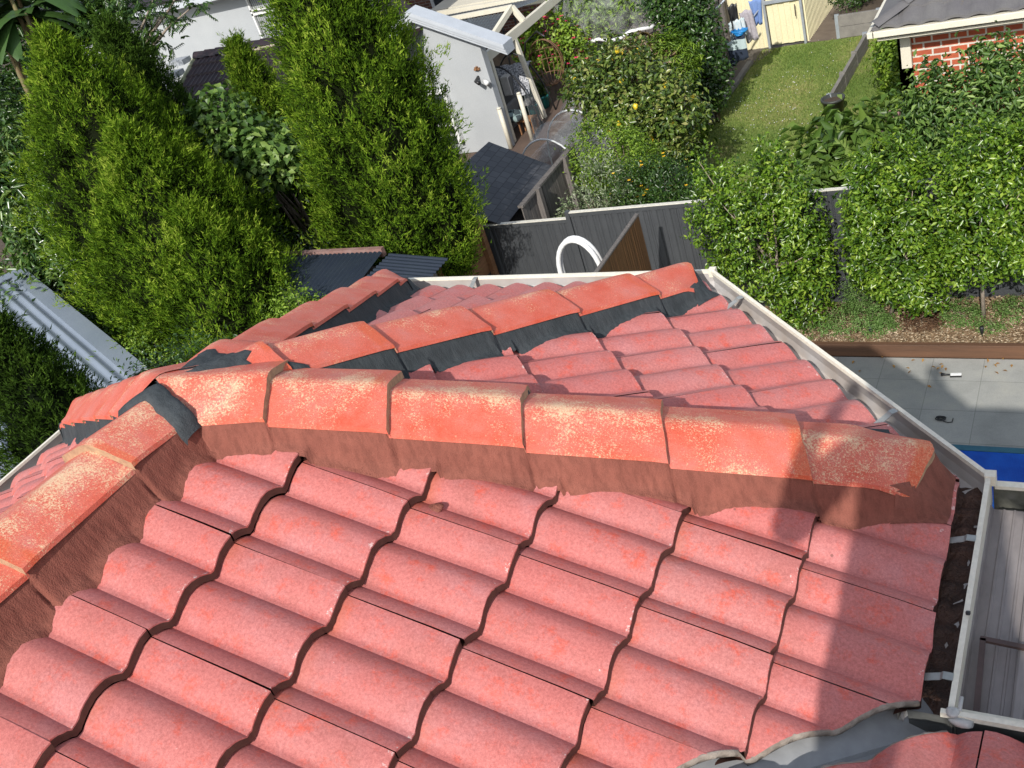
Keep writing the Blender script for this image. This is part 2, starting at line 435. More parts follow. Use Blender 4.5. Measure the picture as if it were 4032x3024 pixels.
H1.caps(J1, MT['capA'], 1); H2.caps(J2, MT['capB']); H3.caps(J3, MT['capB']); H4.caps(J4, MT['capB'], -1); RR.caps(JR, MT['capA'], 9)
H1.mortar(1, .05, 1.855, MT['brownm'], .155, .180, J1, 'fresh reddish brown pointing under the nearest hip caps')
H1.mortar(-1, .05, 1.855, MT['charm'], .145, .165, J1)
for Hh, J in ((H2, J2), (H3, J3), (H4, J4)):
    for sd_ in (-1, 1): Hh.mortar(sd_, .02, J[-1]-.085, MT['charm'], .150, .170, J)
RR.mortar(-1, .09, 1.95, MT['brownm'], .150, .172, JR, 'reddish brown pointing along the right side of the ridge')
RR.mortar(1, .09, 1.95, MT['charm'], .135, .14, JR)
# plugs of pointing that close the eave ends of the hips
for Hh, mt, J in ((H1, 'brownm', J1), (H2, 'charm', J2), (H3, 'charm', J3), (H4, 'charm', J4)):
    v = []; ws = [-.17, -.15, -.135, -.11, -.08, -.05, -.02, 0, .02, .05, .08, .11, .135, .15, .17]; E_ = J[-1]
    for k in range(4):
        for w in ws:
            aw = abs(w); sh = max(0, aw-.02)
            a = (E_-.03-sh*.85, E_+.004-sh*.85, E_+.02-sh*.62, 3)[k]
            a = min(a, (1.843-.383*aw)/.924)
            x, y = Hh.xy(a, w); sf = (Hh.fr if w > 0 else Hh.fl).z(x, y)
            zt = Hh.zc(a, min(aw, .13))-.006
            z = max(zt, sf+.004) if k < 2 else (max((zt*.55+sf*.45), sf+.004) if k == 2 else sf+.002)
            if aw > .14: z = sf+.004
            v.append((x, y, z+rnd.uniform(-.001, .001)))
    MB().grid(v, len(ws), 4).build('mortar_bedding', MT[mt], house, True)
# charcoal arch across the ridge where it meets the first hips
v = []; QS = (-.06, 0, .25, .6, .95, 1.08)
WA = [-.15, -.14, -.128, -.105, -.08, -.055, -.035, -.018, 0, .018, .035, .055, .08, .105, .128, .14]
for q in QS:
    for w in WA:
        ed = q in (QS[0], QS[-1]); aw = abs(w)
        a0_ = .030+(aw*.34 if w < 0 else -.0*w); a1_ = .088+(aw*.38 if w < 0 else aw*.12)
        aa = a0_+(a1_-a0_)*q+.003*math.sin(w*90)+.002*math.sin(w*210)
        z = RR.zc(aa, min(aw, .128))+(-.004 if ed else .008)+.003*(1-abs(q-.5)*2)
        if aw > .128: z -= (aw-.128)*2.2
        x, y = RR.xy(aa, w); v.append((x, y, z))
MB().grid(v, len(WA), len(QS)).build('mortar_bedding', MT['charm'], house, True)['label'] = 'charcoal mortar collar where ridge and hips meet'
# charcoal mortar smeared over the start of the two far hips
def smear(Hh, a0, a1, name, ex, ws, skirt=True):
    v = []; na = 40
    for i in range(na+1):
        q = i/na
        for w in ws:
            end = a1+.022*math.sin(w*47+1)+.012*math.sin(w*120)+(.10 if w > .085 else 0)
            a = a0+(end-a0)*q; aw = abs(w)
            z = Hh.zc(a, min(aw, .13))+.010*(a/.28)+ex*(1-.6*q)+.0022*math.sin(a*87+w*50)+.0018*math.sin(w*135-a*60)
            if aw > .13: z -= (aw-.13)*2.4
            if i == na: z -= .006
            x, y = Hh.xy(a, w); w1_ = x*math.sin(h1)-y*math.cos(h1)
            if w1_ > -.035: z = min(z, H1.zc(x*math.cos(h1)+y*math.sin(h1), w1_)-.012-(w1_+.035)*.8)
            v.append((x, y, z))
    MB().grid(v, len(ws), na+1).build('mortar_bedding', MT['charm'], house, True)['label'] = name
smear(H2, -.02, .215, 'charcoal mortar smeared over the first cap of the middle hip', .008, [-.17, -.15, -.13, -.10, -.07, -.04, -.02, 0, .02, .04, .06, .08, .10, .13, .15, .17])
smear(H3, -.02, .24, 'charcoal mortar smeared over the first cap of the far hip', .008, [-.02, 0, .02, .04, .06, .08, .10, .13, .15, .17])
# ---- cut edges along the valley
def cutedge(face, c, sgn):
    v = []
    for i in range(260):
        q = i/259
        if sgn > 0: x = 1.85-q*2.0; y = x-c
        else: y = -.032-q*2.0; x = y+c
        z = face.z(x, y); j = .0016*math.sin(i*1.7)+rnd.uniform(-.001, .001)
        nx, ny = (s2, -s2) if sgn > 0 else (-s2, s2)
        for d, dz in ((-.003, .0012), (.002+j, .0005), (.003+j*2, -.010), (.001, -.019), (-.03, -.019)):
            v.append((x+nx*d, y+ny*d, z+dz))
    MB().grid(v, 5, 260).build('cut_tile_edge', MT['cementcut'], house, True)
cutedge(FA, CUTA, 1); cutedge(FE, CUTE, -1)
# valley flashing
v = []
for i in range(60):
    q = i/59; xc = 1.905-q*2.1; yc = xc-1.88
    for w in (-.19, -.1, -.03, -.006, 0, .006, .03, .1, .19):
        x = xc-s2*w*-1; y = yc-s2*w
        # w>0 goes toward E (x-y grows)
        zz = -x*TA if w < 0 else -(y-VY)*TA
        zz = max(-x*TA, -(y-VY)*TA)
        v.append((x, y, zz-.052+(.008 if abs(w) < .004 else 0)))
MB().grid(v, 9, 60).build('valley_flashing', MT['galv'], house, False)

# ---- gutters
def octpath(r):
    return [(r, .0), (r, r*T8), (r*T8, r), (-r*T8, r), (-r, r*T8), (-r, -2.2)]
ZL = -.765
PR = [(-.012, -.125), (0, -.10), (0, -.014), (0, 0), (-.013, 0), (-.015, -.012)]
PIN = [(-.013, -.010), (-.006, -.055), (-.012, -.088), (-.100, -.094), (-.112, -.04)]
gnames = ['right', 'rf', 'f', 'lf', 'l']
for k in range(5):
    for nm, pr, mt in (('gutter', PR, 'cream'), ('gutter_lining', PIN, 'guttin')):
        v = []
        for end in (0, 1):
            for d, dz in pr:
                r = 1.927+d; p = octpath(r)[k+end]
                if k == 0 and end == 0: p = (r, 0.0-0*d)
                v.append((p[0], p[1], ZL+dz))
        n = len(pr); o = obj(nm, v, [(i, i+1, n+i+1, n+i) for i in range(n-1)], MT[mt], house)
        if nm == 'gutter': go = o
        else: attach(o, go)
# joint clips at the gutter corners
for p in octpath(1.927)[1:5]: MB().box(p[0]-.016, p[0]+.012, p[1]-.016, p[1]+.012, ZL-.03, ZL+.004).build('gutter_corner', MT['cream'], house)
# gutter leg in front of the lower right slope
v = []
for x in (1.90, 7):
    for d, dz in PR: v.append((x, .012+d, ZL+dz))
n = len(PR); gE = obj('gutter', v, [(i+1, i, n+i, n+i+1) for i in range(n-1)], MT['cream'], house)
v = []
for x in (1.83, 7):
    for d, dz in PIN: v.append((x, .012+d, ZL+dz))
n = len(PIN); o = obj('gutter_lining', v, [(i+1, i, n+i, n+i+1) for i in range(n-1)], simple('dark_gutter', (.06, .065, .065), (.12, .12, .11), 8, .5), gE)
# sealant blob at the inner corner
sl = MB()
def blob(c, r, n=9, m=12, sq=(1, 1, .6), sd=1):
    rg = random.Random(sd); v = []; f = []
    for i in range(n+1):
        th = PI*i/n
        for k in range(m):
            ph = 2*PI*k/m; q = r*(1+.16*math.sin(3*ph+sd)*math.sin(2*th+sd)+rg.uniform(-.06, .06))
            v.append((c[0]+q*sq[0]*math.sin(th)*math.cos(ph), c[1]+q*sq[1]*math.sin(th)*math.sin(ph), c[2]+q*sq[2]*math.cos(th)))
    for i in range(n):
        for k in range(m): f.append((i*m+k, (i+1)*m+k, (i+1)*m+(k+1) % m, i*m+(k+1) % m))
    return v, f
sl.add(*blob((1.925, .006, ZL), .014, sd=3)); sl.add(*blob((1.945, -.008, ZL-.012), .02, sq=(1.3, .6, .5), sd=5)); sl.box(1.934, 1.942, .012, .05, ZL-.004, ZL+.003)
sl.build('sealant', simple('grey_sealant', (.52, .52, .50), (.40, .40, .38), 40, .4), house, True)
# leaf sludge lying in the right hand gutter
v = []
ny = 70
for j in range(ny):
    y = -.10+(.93)*j/(ny-1)
    for i in range(7):
        x = 1.80+.112*i/6; v.append((x, y, ZL-.080+.010*math.sin(x*130+y*23)*math.sin(y*31+x*40)+.006*math.sin(y*90)+rnd.uniform(-.003, .003)))
MB().grid(v, 7, ny).build('gutter_debris', MT['debris'], house, True)
# straps
def strap(x, y, ang, par=house):
    c, s_ = math.cos(ang), math.sin(ang); m = MB(); w = .0105
    prof = [(0, .001), (-.022, .002), (-.028, -.004), (-.085, -.022), (-.13, -.03)]
    for i in range(len(prof)-1):
        a, b = prof[i], prof[i+1]
        P = lambda q: Vector((x+c*q[0], y+s_*q[0], ZL+q[1]))
        m.bar(P(a), P(b), w*2, .0018)
    m.build('gutter_strap', MT['strap'], par)
for y in (.545, .10): strap(1.915, y, 0)
for x, y in ((.98, 1.715), (1.64, 1.06)): strap(x, y, PI/4)
for x in (-.33, .62): strap(x, 1.915, PI/2)
# fascia and eave soffit, walls below
def prism(r, z0, z1, name, mt, yb=-.2):
    p = octpath(r); p = [(r, yb)]+p[1:5]+[(-r, yb)]
    v = [(x, y, z) for z in (z0, z1) for x, y in p]; n = len(p)
    obj(name, v, [(i, (i+1), n+i+1, n+i) for i in range(n-1)], MT[mt], house)
prism(1.808, ZL-.15, ZL-.03, 'fascia', 'cream', 0)
prism(1.5, -6.4, ZL-.1, 'wall', 'render', -.4)
MB().box(-2.9, 6.7, -8.4, -.40, -6.4, ZL-.10).build('wall', MT['render'], house)
p = octpath(1.808); v = [(x, y, ZL-.148) for x, y in ([(1.808, -.4)]+p[1:5]+[(-1.808, -.4)])]
obj('soffit', v, [tuple(range(6))[::-1]], MT['cream'], house)
# lump of dropped mortar on the tiles
lz = FA.z(.745, -.005)
lv, lf = blob((0, 0, 0), .018, 10, 14, (1.25, .95, .45), 11)
tag(obj('mortar_lump', [(x+.72, y+.015, z+lz+.002) for x, y, z in lv], lf, MT['brownm'], None, True), 'small dried lump of reddish mortar dropped on the salmon tiles', 'mortar lump')
for i, (x, y, r_) in enumerate(((1.12, -.76, .008), (1.04, -.98, .006), (1.0, -.99, .007))):
    z = FA.z(x, y); lv, lf = blob((x, y, z+.001), r_, 6, 9, (1.2, 1, .4), 20+i)
    tag(obj('mortar_crumb', lv, lf, MT['brownm'], None, True), ['upper right of three dark mortar crumbs low on the near slope', 'middle one of three dark mortar crumbs low on the near slope', 'lower left of three dark mortar crumbs low on the near slope'][i], 'mortar crumb', 'mortar crumbs on the near roof slope')

# ================================================================== ground
G = -6.4
def sheet(name, x0, x1, y0, y1, z, mat, kind='structure'):
    o = obj(name, [(x0, y0, z), (x1, y0, z), (x1, y1, z), (x0, y1, z)], [(0, 1, 2, 3)], mat); return tag(o, kind=kind)
m_soil = simple('soil', (.055, .040, .028), (.10, .075, .05), 2.5, .95, 40, .8, .02)
sheet('ground', -90, 60, -40, 120, G-.02, m_soil)
def mat_lawn():
    m, nt, p = newmat('lawn'); co = coords(nt)
    col = ramp(nt, noise(nt, co, .9, 6, .65), [(.34, (.14, .22, .05)), (.52, (.22, .28, .08)), (.66, (.36, .33, .14))])
    col = mix(nt, .6, col, ramp(nt, noise(nt, co, 30, 5, .7), [(.3, (.6, .65, .6)), (.7, (1.35, 1.3, 1.3))]), 'MULTIPLY')
    fl = mathn(nt, 'GREATER_THAN', noise(nt, co, 55, 1), .79)
    col = mix(nt, mathn(nt, 'MULTIPLY', fl, .0), col, (.7, .7, .6))
    L(nt, col, p.inputs['Base Color']); p.inputs['Roughness'].default_value = .9; p.inputs['Specular IOR Level'].default_value = .1
    bump(nt, p, noise(nt, co, 70, 4), .9, .03); return m
def mat_deck():
    m, nt, p = newmat('concrete_pavers'); co = coords(nt)
    b = N(nt, 'ShaderNodeTexBrick'); b.offset = 0; b.inputs['Scale'].default_value = 1
    b.inputs['Brick Width'].default_value = .56; b.inputs['Row Height'].default_value = .56; b.inputs['Mortar Size'].default_value = .004
    b.inputs['Color1'].default_value = (.31, .31, .285, 1); b.inputs['Color2'].default_value = (.335, .335, .31, 1); b.inputs['Mortar'].default_value = (.22, .22, .20, 1)
    mp = N(nt, 'ShaderNodeMapping'); mp.inputs['Location'].default_value = (.24, .20, 0); L(nt, co, mp.inputs[0]); L(nt, mp.outputs[0], b.inputs['Vector'])
    col = mix(nt, .7, b.outputs['Color'], ramp(nt, noise(nt, co, 2.2, 6, .65), [(.3, (.74, .75, .74)), (.5, (1., 1., 1.)), (.7, (1.2, 1.17, 1.1))]), 'MULTIPLY')
    col = mix(nt, .4, col, ramp(nt, noise(nt, co, 90, 3), [(.3, (.8,)*3), (.7, (1.15,)*3)]), 'MULTIPLY')
    L(nt, col, p.inputs['Base Color']); p.inputs['Roughness'].default_value = .8; bump(nt, p, noise(nt, co, 90, 3), .3, .003); return m
sheet('pool_deck', -12, 9, -10, 9.2, G-.004, mat_deck())
# pool with a blue bubble cover
def mat_cover():
    m, nt, p = newmat('pool_cover'); co = coords(nt)
    v = N(nt, 'ShaderNodeTexVoronoi'); v.inputs['Scale'].default_value = 70; v.inputs['Randomness'].default_value = .1; L(nt, co, v.inputs['Vector'])
    col = ramp(nt, noise(nt, co, 3, 4), [(.35, (.006, .06, .38)), (.6, (.01, .10, .52)), (.75, (.04, .20, .60))])
    L(nt, col, p.inputs['Base Color']); p.inputs['Roughness'].default_value = .18
    bump(nt, p, mix(nt, .5, v.outputs['Distance'], noise(nt, co, 6, 3)), .5, .02); return m
pl = empty('swimming_pool', (2, 5, G), 'swimming pool under a bright blue bubble cover below the patio roof', 'pool')
MB().box(-1.2, 6, 2.6, 7.50, G-.02, G+.012).build('pool_cover', mat_cover(), pl)
MB().box(-1.3, 6.1, 7.505, 7.585, G-.03, G+.018).build('coping', simple('pool_coping', (.05, .16, .22), (.04, .12, .17), 8, .5), pl)

# garden bed
m_tim = simple('stained_timber', (.15, .075, .04), (.09, .048, .028), 4, .7, 40, .4, .004, stretch=(.15, 3, 3))
tag(MB().box(-3.2, 3.5, 9.22, 9.29, G-.01, G+.17).build('timber_edging', m_tim, bevel=.006), 'brown timber sleeper edging between paving and garden bed', 'garden edging')
m_mulch = simple('mulch', (.17, .11, .06), (.30, .21, .12), 22, .95, 60, 1, .02, c3=(.42, .33, .22))
def rough_sheet(name, x0, x1, y0, y1, z, amp, nx, ny, mat, kind):
    v = [(x0+(x1-x0)*i/(nx-1), y0+(y1-y0)*j/(ny-1), z+rng.uniform(-amp, amp)) for j in range(ny) for i in range(nx)]
    o = MB().grid(v, nx, ny).build(name, mat); return tag(o, kind=kind)
rough_sheet('garden_bed', -3.2, 3.5, 9.31, 10.6, G+.13, .012, 130, 28, m_mulch, 'structure')
# loose chips
def chips(n, x0, x1, y0, y1, z):
    c = np.stack([rng.uniform(x0, x1, n), rng.uniform(y0, y1, n), np.full(n, z)+rng.uniform(0, .03, n)], 1)
    a = rng.normal(size=(n, 3)); a[:, 2] *= .25; b = rng.normal(size=(n, 3)); b[:, 2] *= .5
    return c, a, b

# ================================================================== foliage machinery
def nrm(a): return a/np.maximum(np.linalg.norm(a, axis=1, keepdims=True), 1e-9)
def fast_mesh(name, V, F, mat, parent, attrs=None):
    me = bpy.data.meshes.new(name); k = F.shape[1]
    me.vertices.add(len(V)); me.vertices.foreach_set('co', V.astype(np.float32).ravel())
    me.loops.add(F.size); me.loops.foreach_set('vertex_index', F.astype(np.int32).ravel())
    me.polygons.add(len(F)); me.polygons.foreach_set('loop_start', np.arange(0, F.size, k, dtype=np.int32))
    for nme, a in (attrs or {}).items():
        at = me.attributes.new(nme, 'FLOAT', 'FACE'); at.data.foreach_set('value', a.astype(np.float32))
    me.update(calc_edges=True); me.materials.append(mat)
    o = bpy.data.objects.new(name, me); C.objects.link(o)
    if parent is not None: attach(o, parent)
    return o
def leaves(name, c, axis, nor, ln, wd, mat, parent, r, fold=.25, droop=.15):
    n = len(c); axis = nrm(axis); side = nrm(np.cross(axis, nor)); nor = nrm(np.cross(side, axis))
    ln = np.broadcast_to(np.asarray(ln, float), (n,))[:, None]; wd = np.broadcast_to(np.asarray(wd, float), (n,))[:, None]
    b = c; t = c+axis*ln-nor*ln*droop; m = c+axis*ln*.5
    l = m+side*wd*.5+nor*wd*fold; rr = m-side*wd*.5+nor*wd*fold
    V = np.stack([b, rr, t, l], 1).reshape(-1, 3); i = np.arange(n)*4
    F = np.stack([np.stack([i, i+1, i+2], 1), np.stack([i, i+2, i+3], 1)], 1).reshape(-1, 3)
    return fast_mesh(name, V, F, mat, parent, dict(rnd=np.repeat(r, 2)))
def leafmat(name, stops, rough=.45, trans=.3, spec=.5, tcol=1.35):
    m, nt, p = newmat(name); a = attr(nt, 'rnd'); n = len(stops)
    col = ramp(nt, a, [(i/(n-1) if n > 1 else 0, s_) for i, s_ in enumerate(stops)])
    L(nt, col, p.inputs['Base Color']); p.inputs['Roughness'].default_value = rough; p.inputs['Specular IOR Level'].default_value = spec
    tr = N(nt, 'ShaderNodeBsdfTranslucent'); L(nt, mix(nt, 1, col, (tcol, tcol*1.05, tcol*.55), 'MULTIPLY'), tr.inputs[0])
    ms = N(nt, 'ShaderNodeMixShader'); ms.inputs[0].default_value = trans
    L(nt, p.outputs[0], ms.inputs[1]); L(nt, tr.outputs[0], ms.inputs[2]); L(nt, ms.outputs[0], nt.nodes['Material Output'].inputs[0])
    return m
def lobe_pts(lobes, n, lo=.72, hi=1.04, lump=.10):
    lb = np.array(lobes, float); w = lb[:, 3]*lb[:, 4]+lb[:, 4]*lb[:, 5]+lb[:, 3]*lb[:, 5]
    k = rng.choice(len(lb), n, p=w/w.sum()); d = nrm(rng.normal(size=(n, 3)))
    q = lo+(hi-lo)*rng.random(n)**.6
    q = q*(1+lump*np.sin(d[:, 0]*5+k)*np.sin(d[:, 1]*6+2*k)+lump*.7*np.sin(d[:, 2]*9+k)+lump*.5*np.sin(d[:, 0]*13+d[:, 1]*11))
    P = lb[k, :3]+d*lb[k, 3:]*q[:, None]
    out = nrm(d/lb[k, 3:]); return P, out
M_bark = simple('bark', (.12, .09, .065), (.20, .16, .12), 12, .9, 50, .7, .01)
M_bark_pale = simple('pale_bark', (.34, .29, .23), (.24, .19, .15), 10, .85, 50, .5, .006)
def shrub(name, label, cat, base, lobes, n, ln, wd, mat, clump=14, sig=.07, group=None, trunk=(.03,), bark=None, upb=.5, jit=.7, axis_up=.0, droop=.15, flowers=None, crown='crown', lo=.7, stems=3, fold=.25):
    base = tuple(base); root = empty(name, base, label, cat, group)
    K = max(8, n//clump); cp, co = lobe_pts(lobes, K, lo); idx = rng.integers(0, K, n)
    P = cp[idx]+rng.normal(size=(n, 3))*sig; out = co[idx]
    P[:, 2] = np.maximum(P[:, 2], base[2]+.02)
    nor = nrm(out*.7+np.array([0, 0, upb])+rng.normal(size=(n, 3))*jit*.6)
    ax = nrm(np.cross(nor, rng.normal(size=(n, 3)))+out*.35+np.array([0, 0, axis_up]))
    r = np.clip(.5+.22*rng.normal(size=n)+(rng.random(K)[idx]-.5)*.5, 0, 1)
    L_ = ln*(.7+.6*rng.random(n))
    leaves(crown, P, ax, nor, L_, L_*(wd/ln), mat, root, r, droop=droop, fold=fold)
    if trunk:
        m = MB(); top = np.mean([l[:3] for l in lobes], axis=0); r0 = trunk[0]
        for s_ in range(stems):
            e = cp[rng.integers(0, K)]*.5+top*.5; mid = (np.array(base)*.5+e*.5)+rng.normal(size=3)*.05
            m.tube([base, tuple(mid), tuple(e)], [r0, r0*.7, r0*.25], 6)
        for s_ in range(10):
            e = cp[rng.integers(0, K)]; a = top*.6+np.array(base)*.4+rng.normal(size=3)*.05
            m.tube([tuple(a), tuple((a+e)/2+rng.normal(size=3)*.03), tuple(e)], [r0*.5, r0*.3, r0*.12], 5)
        m.build('trunk', bark or M_bark, root, True)
    if flowers:
        fn, fmat, fs, fname = flowers
        fp, fo = lobe_pts(lobes, fn, .97, 1.08)
        root_f = MB()
        for q in range(fn):
            if fname == 'lemon': v, f = blob(tuple(fp[q]), fs, 5, 8, (1, 1, 1.2), q); root_f.add(v, f); continue
            for e in range(5):
                a = e*1.257; v = Vector((math.cos(a), math.sin(a), .5)).normalized()
                p = Vector(fp[q]); s_ = Vector((-v.y, v.x, 0)); root_f.add([p, p+v*fs*.6+s_*fs*.35, p+v*fs, p+v*fs*.6-s_*fs*.35], [(0, 1, 2, 3)])
        root_f.build(fname, fmat, root)
    return root
def conifer(name, label, base, H, R, mat, n=2600, lean=(0, 0), group=None, top=.5, z0=.05, slv=20, size=1., core=True, twist=0, tb=.12):
    """upright cypress: many upswept sprays over a lumpy column"""
    root = empty(name, base, label, 'cypress tree', group)
    bx, by, bz = base
    def prof(q): return R*(np.clip((q-z0)/tb, 0, 1)**.5)*np.clip(1-np.clip((q-top)/(1-top), 0, 1)**1.5, 0, 1)
    q = 1-(1-rng.random(n))**1.0; q = z0+(1-z0)*q; a = rng.random(n)*2*PI
    def lump(a, q): return 1+.12*np.sin(a*3+q*9+base[0])+.11*np.sin(a*5-q*19+1)+.10*np.sin(a*9+q*37)+.07*np.sin(a*4-q*61)+.05*np.sin(a*15+q*83)
    rr = prof(q)*lump(a, q); dep = .80+.26*rng.random(n)**.8+.12*(rng.random(n)<.06)
    out = np.stack([np.cos(a), np.sin(a), np.zeros(n)], 1)
    P = np.stack([bx+lean[0]*q+rr*dep*np.cos(a), by+lean[1]*q+rr*dep*np.sin(a), bz+H*q], 1)
    d = nrm(out*.55+np.array([0, 0, 1.0])+rng.normal(size=(n, 3))*.28)
    # slivers along every spray
    k = slv; idx = np.repeat(np.arange(n), k); N_ = n*k
    s_ = rng.random(N_)*1.0; sl = (.17+.16*rng.random(n)**2)[idx]*size
    pd = d[idx]; w = (1-s_)*.055*size+.006
    c = P[idx]+pd*(s_*sl)[:, None]+rng.normal(size=(N_, 3))*w[:, None]
    ax = nrm(pd+rng.normal(size=(N_, 3))*.45); nor = nrm(out[idx]+rng.normal(size=(N_, 3))*.6)
    side = nrm(np.cross(ax, nor)); ln = (.045+.035*rng.random(N_))*size; wd = .017*size
    V = np.stack([c-side*wd/2, c+side*wd/2, c+ax*ln[:, None]], 1).reshape(-1, 3); F = np.arange(N_*3).reshape(-1, 3)
    lm = (lump(a, q)-1)/.35; r = np.clip(.20+.48*s_+.12*rng.normal(size=N_)+(rng.random(n)[idx]-.5)*.30+lm[idx]*.28, 0, 1)  # lighter tips, darker hollows: shade between clumps put into the leaf colour
    # lumpy inner mass of old foliage, coloured darkest as shaded depth behind the sprays
    m = MB(); nz, na = 26, 22; pts = []
    for j in range(nz):
        qq = z0+(1-z0)*j/(nz-1)*.97
        for i in range(na):
            aa = 2*PI*i/na; r_ = float(prof(np.array(qq)))*float(lump(aa, qq))*.80
            pts.append((bx+lean[0]*qq+r_*math.cos(aa), by+lean[1]*qq+r_*math.sin(aa), bz+H*qq))
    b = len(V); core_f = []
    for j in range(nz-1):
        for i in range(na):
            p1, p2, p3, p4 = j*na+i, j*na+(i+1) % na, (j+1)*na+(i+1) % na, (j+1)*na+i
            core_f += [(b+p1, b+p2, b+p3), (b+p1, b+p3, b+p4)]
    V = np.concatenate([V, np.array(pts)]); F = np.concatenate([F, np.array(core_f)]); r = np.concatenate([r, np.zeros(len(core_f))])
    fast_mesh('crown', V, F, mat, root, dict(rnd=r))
    MB().tube([base, (bx+lean[0]*.5, by+lean[1]*.5, bz+H*.5), (bx+lean[0]*.9, by+lean[1]*.9, bz+H*.92)], [.11, .07, .02], 8).build('trunk', M_bark, root, True)
    return root
LM = dict(
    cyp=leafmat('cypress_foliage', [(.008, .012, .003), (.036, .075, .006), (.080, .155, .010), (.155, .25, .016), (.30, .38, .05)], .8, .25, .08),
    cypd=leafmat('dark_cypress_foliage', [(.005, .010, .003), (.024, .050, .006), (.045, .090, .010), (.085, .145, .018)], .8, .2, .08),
    ficus=leafmat('glossy_hedge_leaf', [(.018, .045, .006), (.055, .125, .010), (.115, .215, .016), (.19, .31, .025), (.33, .44, .06)], .30, .32, .6),
    dark=leafmat('dark_leaf', [(.012, .035, .008), (.028, .070, .012), (.050, .105, .018), (.09, .16, .03)], .3, .25, .5),
    big=leafmat('large_glossy_leaf', [(.015, .042, .010), (.035, .085, .016), (.07, .14, .03), (.14, .22, .05), (.20, .28, .08)], .25, .25, .6),
    round=leafmat('round_pale_leaf', [(.03, .07, .015), (.07, .14, .03), (.14, .24, .05), (.27, .38, .10)], .4, .3, .4),
    citrus=leafmat('citrus_leaf', [(.025, .055, .012), (.055, .10, .018), (.10, .16, .025), (.20, .25, .05), (.30, .30, .10)], .3, .25, .5),
    fine=leafmat('fine_yellow_green_leaf', [(.05, .10, .010), (.11, .20, .015), (.20, .32, .03), (.32, .43, .06)], .5, .3, .4),
    grey=leafmat('silver_sage_leaf', [(.06, .10, .04), (.13, .18, .08), (.26, .31, .18), (.45, .48, .36)], .5, .2, .3),
    fig=leafmat('fig_leaf', [(.04, .085, .015), (.08, .15, .025), (.14, .22, .04), (.22, .31, .08)], .4, .3, .4),
    cover=leafmat('groundcover_leaf', [(.05, .10, .02), (.10, .19, .04), (.16, .28, .07), (.26, .38, .14)], .6, .25, .3),
    mulchc=leafmat('mulch_chip', [(.10, .06, .03), (.22, .14, .08), (.36, .27, .17), (.55, .46, .33)], .9, .0, .2),
    brown=leafmat('dry_brown_leaf', [(.05, .028, .018), (.10, .055, .03), (.17, .10, .06)], .9, .1, .2),
    rusty=leafmat('rusty_young_leaf', [(.07, .06, .02), (.14, .10, .04), (.22, .15, .08), (.30, .22, .12)], .4, .25, .4),
    grass=leafmat('grass_blade', [(.11, .19, .035), (.19, .27, .06), (.30, .36, .10), (.50, .44, .20)], .8, .25, .2),
)
# mulch chips over the bed
c_, a_, b_ = chips(15000, -1.6, 2.4, 9.32, 10.35, G+.135)
o = leaves('mulch_chips', c_, a_, b_, .028+.02*rng.random(15000), .012, LM['mulchc'], None, rng.random(15000)); tag(o, 'pale and brown bark chips strewn over the garden bed', 'mulch', kind='stuff')

# ================================================================== hedge along the fence
hb = [('bushy glossy green hedge tree left of the slim gap in the hedge', [(-1.75, 9.75, -5.05, .62, .40, .85), (-2.15, 9.75, -4.75, .42, .34, .75), (-1.3, 9.75, -5.3, .45, .38, .75), (-1.35, 9.7, -5.85, .38, .32, .42), (-1.75, 9.8, -4.35, .4, .3, .4), (-1.2, 9.78, -4.75, .30, .3, .5), (-1.3, 9.8, -4.3, .26, .28, .35), (-2.25, 9.8, -4.15, .22, .22, .45), (-1.5, 9.9, -3.95, .18, .18, .3)], (-1.7, 9.93, G)),
      ('bushy glossy green hedge tree right of the slim gap in the hedge', [(-.15, 9.75, -4.95, .52, .40, .80), (-.05, 9.7, -5.5, .50, .36, .42), (-.36, 9.75, -4.5, .30, .3, .55), (-.42, 9.72, -5.2, .30, .3, .5), (.25, 9.75, -4.6, .42, .34, .6), (-.1, 9.85, -4.1, .35, .26, .35), (.15, 9.7, -5.75, .30, .28, .28)], (-.35, 9.93, G)),
      ('glossy green hedge tree with a bare pale trunk above the groundcover', [(.95, 9.75, -4.75, .55, .40, .75), (.75, 9.75, -5.25, .40, .34, .45), (1.25, 9.75, -4.3, .45, .36, .55), (.85, 9.8, -4.05, .35, .3, .4), (1.25, 9.75, -5.15, .35, .3, .45)], (.80, 9.90, G)),
      ('glossy green hedge tree at the right end of the visible hedge', [(2.0, 9.75, -4.75, .6, .42, .85), (1.75, 9.75, -4.1, .45, .36, .5), (2.3, 9.75, -4.2, .5, .36, .5)], (2.2, 9.93, G))]
for lab, lobes, base in hb:
    shrub('hedge_tree', lab, 'hedge tree', base, lobes, 13500, .062, .030, LM['ficus'], 13, .042, 'glossy hedge trees along the dark fence', (.032,), M_bark_pale, .45, .8, stems=1, lo=.66)
# low groundcover mounds
def mound(lab, c, rx, ry, rz, n, mat, ln=.022, name='groundcover_plant', group='low groundcover plants in the garden bed'):
    lobes = [(c[0], c[1], c[2], rx, ry, rz), (c[0]-rx*.45, c[1]+ry*.2, c[2]-rz*.2, rx*.6, ry*.7, rz*.8), (c[0]+rx*.5, c[1]-ry*.1, c[2]-rz*.25, rx*.55, ry*.7, rz*.75)]
    return shrub(name, lab, 'plant', (c[0], c[1], G+.1), lobes, n, ln, ln*.5, mat, 12, .022, group, (.012,), upb=.8, lo=.5)
mound('dark green mounded plant by the paving at the left of the bed', (-.62, 9.66, G+.22), .40, .32, .30, 7000, LM['cover'])
mound('grey green mounded plant against the fence behind the darkest mound', (-.62, 10.05, G+.42), .26, .2, .34, 3800, LM['cover'])
mound('small light green clump left of the bare mulch patch', (-.30, 9.68, G+.16), .17, .18, .13, 2000, LM['cover'])
